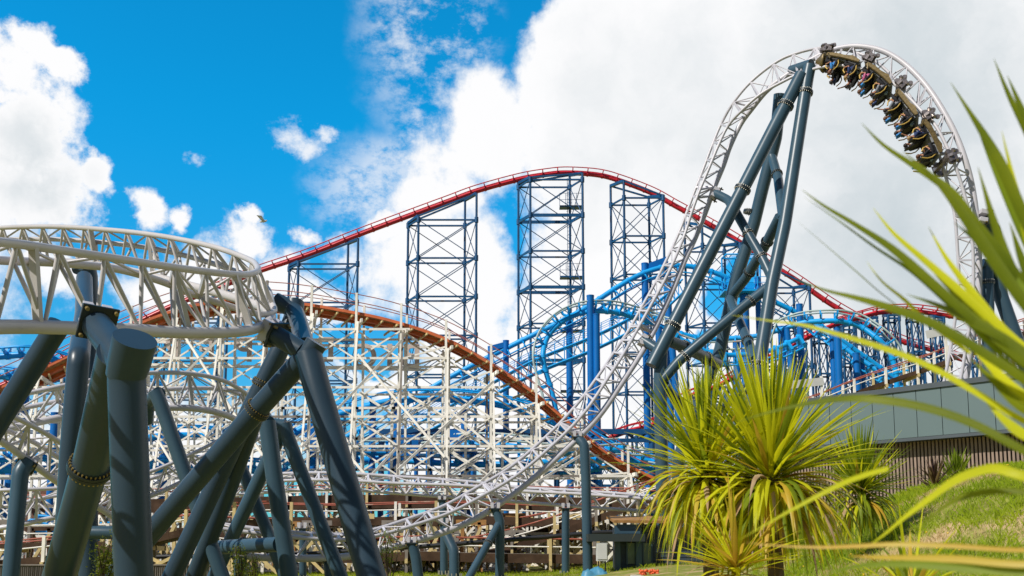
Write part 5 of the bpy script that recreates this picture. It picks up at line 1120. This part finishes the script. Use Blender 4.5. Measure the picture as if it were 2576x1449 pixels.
# thin mackerel wisps to the left of the big cloud
wz = mx_(blob(1080, 120, 270), blob(1120, 320, 240), blob(960, 440, 200, 1.5))
mv = vm('MULTIPLY', Dv, (1.0, 1.0, 1.5)); wn1, _ = noise(mv, 34.0, 8, .66); wn2, _ = noise(Dv, 6.0, 5, .55)
wis = mt('MULTIPLY', ramp(mt('ADD', mt('MULTIPLY', wn1, 1.0), mt('MULTIPLY', wn2, .7)), .76, 1.04), ramp(wz, .0, .7)); wis = mt('MULTIPLY', wis, .62)
pf = mx_(blob(705, 328, 70, 1.7), blob(465, 408, 52, 1.3), blob(1132, 178, 40), blob(1230, 200, 60), blob(770, 300, 40, 1.5)); fn3, _ = noise(Dv, 45.0, 8, .62)
puff = mt('MULTIPLY', ramp(mt('ADD', pf, mt('MULTIPLY', mt('SUBTRACT', mt('ADD', mt('MULTIPLY', wn1, .6), mt('MULTIPLY', fn3, .4)), .5), 2.6)), .15, 1.0), .85); wis = mt('MAXIMUM', wis, puff)
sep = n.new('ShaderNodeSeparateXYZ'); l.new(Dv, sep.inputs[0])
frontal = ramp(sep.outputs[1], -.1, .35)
allc = mt('MULTIPLY', mt('MAXIMUM', cov, wis), frontal)
# elsewhere (behind and beside the camera) cloud is faded out to lower ambient light
# cloud shade: bright tops, soft grey bodies
sh1, _ = noise(Dw, 4.0, 7, .55); sh2, _ = noise(Dw, 11.0, 6, .55)
edge = ramp(bodyn, .2, 1.1)
shade = mt('ADD', mt('MULTIPLY', mt('SUBTRACT', sh1, .5), 1.1), mt('MULTIPLY', mt('SUBTRACT', sh2, .5), .5))
grey = mx_(blob(2250, 620, 640), blob(2250, 260, 560), mt('MULTIPLY', blob(1720, 260, 420), .7), mt('MULTIPLY', blob(40, 440, 260), 1.1), blob(160, 590, 160, 1.5), mt('MULTIPLY', blob(1700, 1000, 240), .5))
gk = mt('MULTIPLY', ramp(mt('ADD', mt('MULTIPLY', grey, .7), mt('MULTIPLY', shade, 1.5)), -.05, .95), edge)
cm = n.new('ShaderNodeMix'); cm.data_type = 'RGBA'; l.new(gk, cm.inputs[0]); cm.inputs[6].default_value = (.99, .99, 1, 1); cm.inputs[7].default_value = (.60, .67, .71, 1)
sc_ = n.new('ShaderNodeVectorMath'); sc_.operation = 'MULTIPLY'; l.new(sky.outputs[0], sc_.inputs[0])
tn = n.new('ShaderNodeMix'); tn.data_type = 'RGBA'; l.new(ramp(sep.outputs[1], .1, .6), tn.inputs[0]); tn.inputs[6].default_value = (.055, .055, .06, 1); tn.inputs[7].default_value = (.004, .140, .205, 1); lo = n.new('ShaderNodeMix'); lo.data_type = 'RGBA'; l.new(ramp(sep.outputs[2], .05, .42), lo.inputs[0]); lo.inputs[6].default_value = (.030, .105, .135, 1); lo.inputs[7].default_value = (.004, .165, .21, 1); l.new(lo.outputs[2], tn.inputs[7]); l.new(tn.outputs[2], sc_.inputs[1])  # unseen sky made neutral and dim so ambient light stays untinted; blue only ahead
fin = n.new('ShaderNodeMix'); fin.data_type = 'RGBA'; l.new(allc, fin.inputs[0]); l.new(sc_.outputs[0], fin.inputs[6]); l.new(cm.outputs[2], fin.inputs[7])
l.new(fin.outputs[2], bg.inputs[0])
w.cycles.sampling_method = 'MANUAL'; w.cycles.sample_map_resolution = 1024
sl = bpy.data.lights.new('sun', 'SUN'); sl.energy = 4.6; sl.angle = math.radians(.53); sl.color = (1, .955, .88)
so = bpy.data.objects.new('sun', sl); COL.objects.link(so); so.rotation_euler = SD.to_track_quat('Z', 'Y').to_euler(); so.location = (0, 0, 60)
for o in bpy.data.objects:
    if '_o' in o: del o['_o']
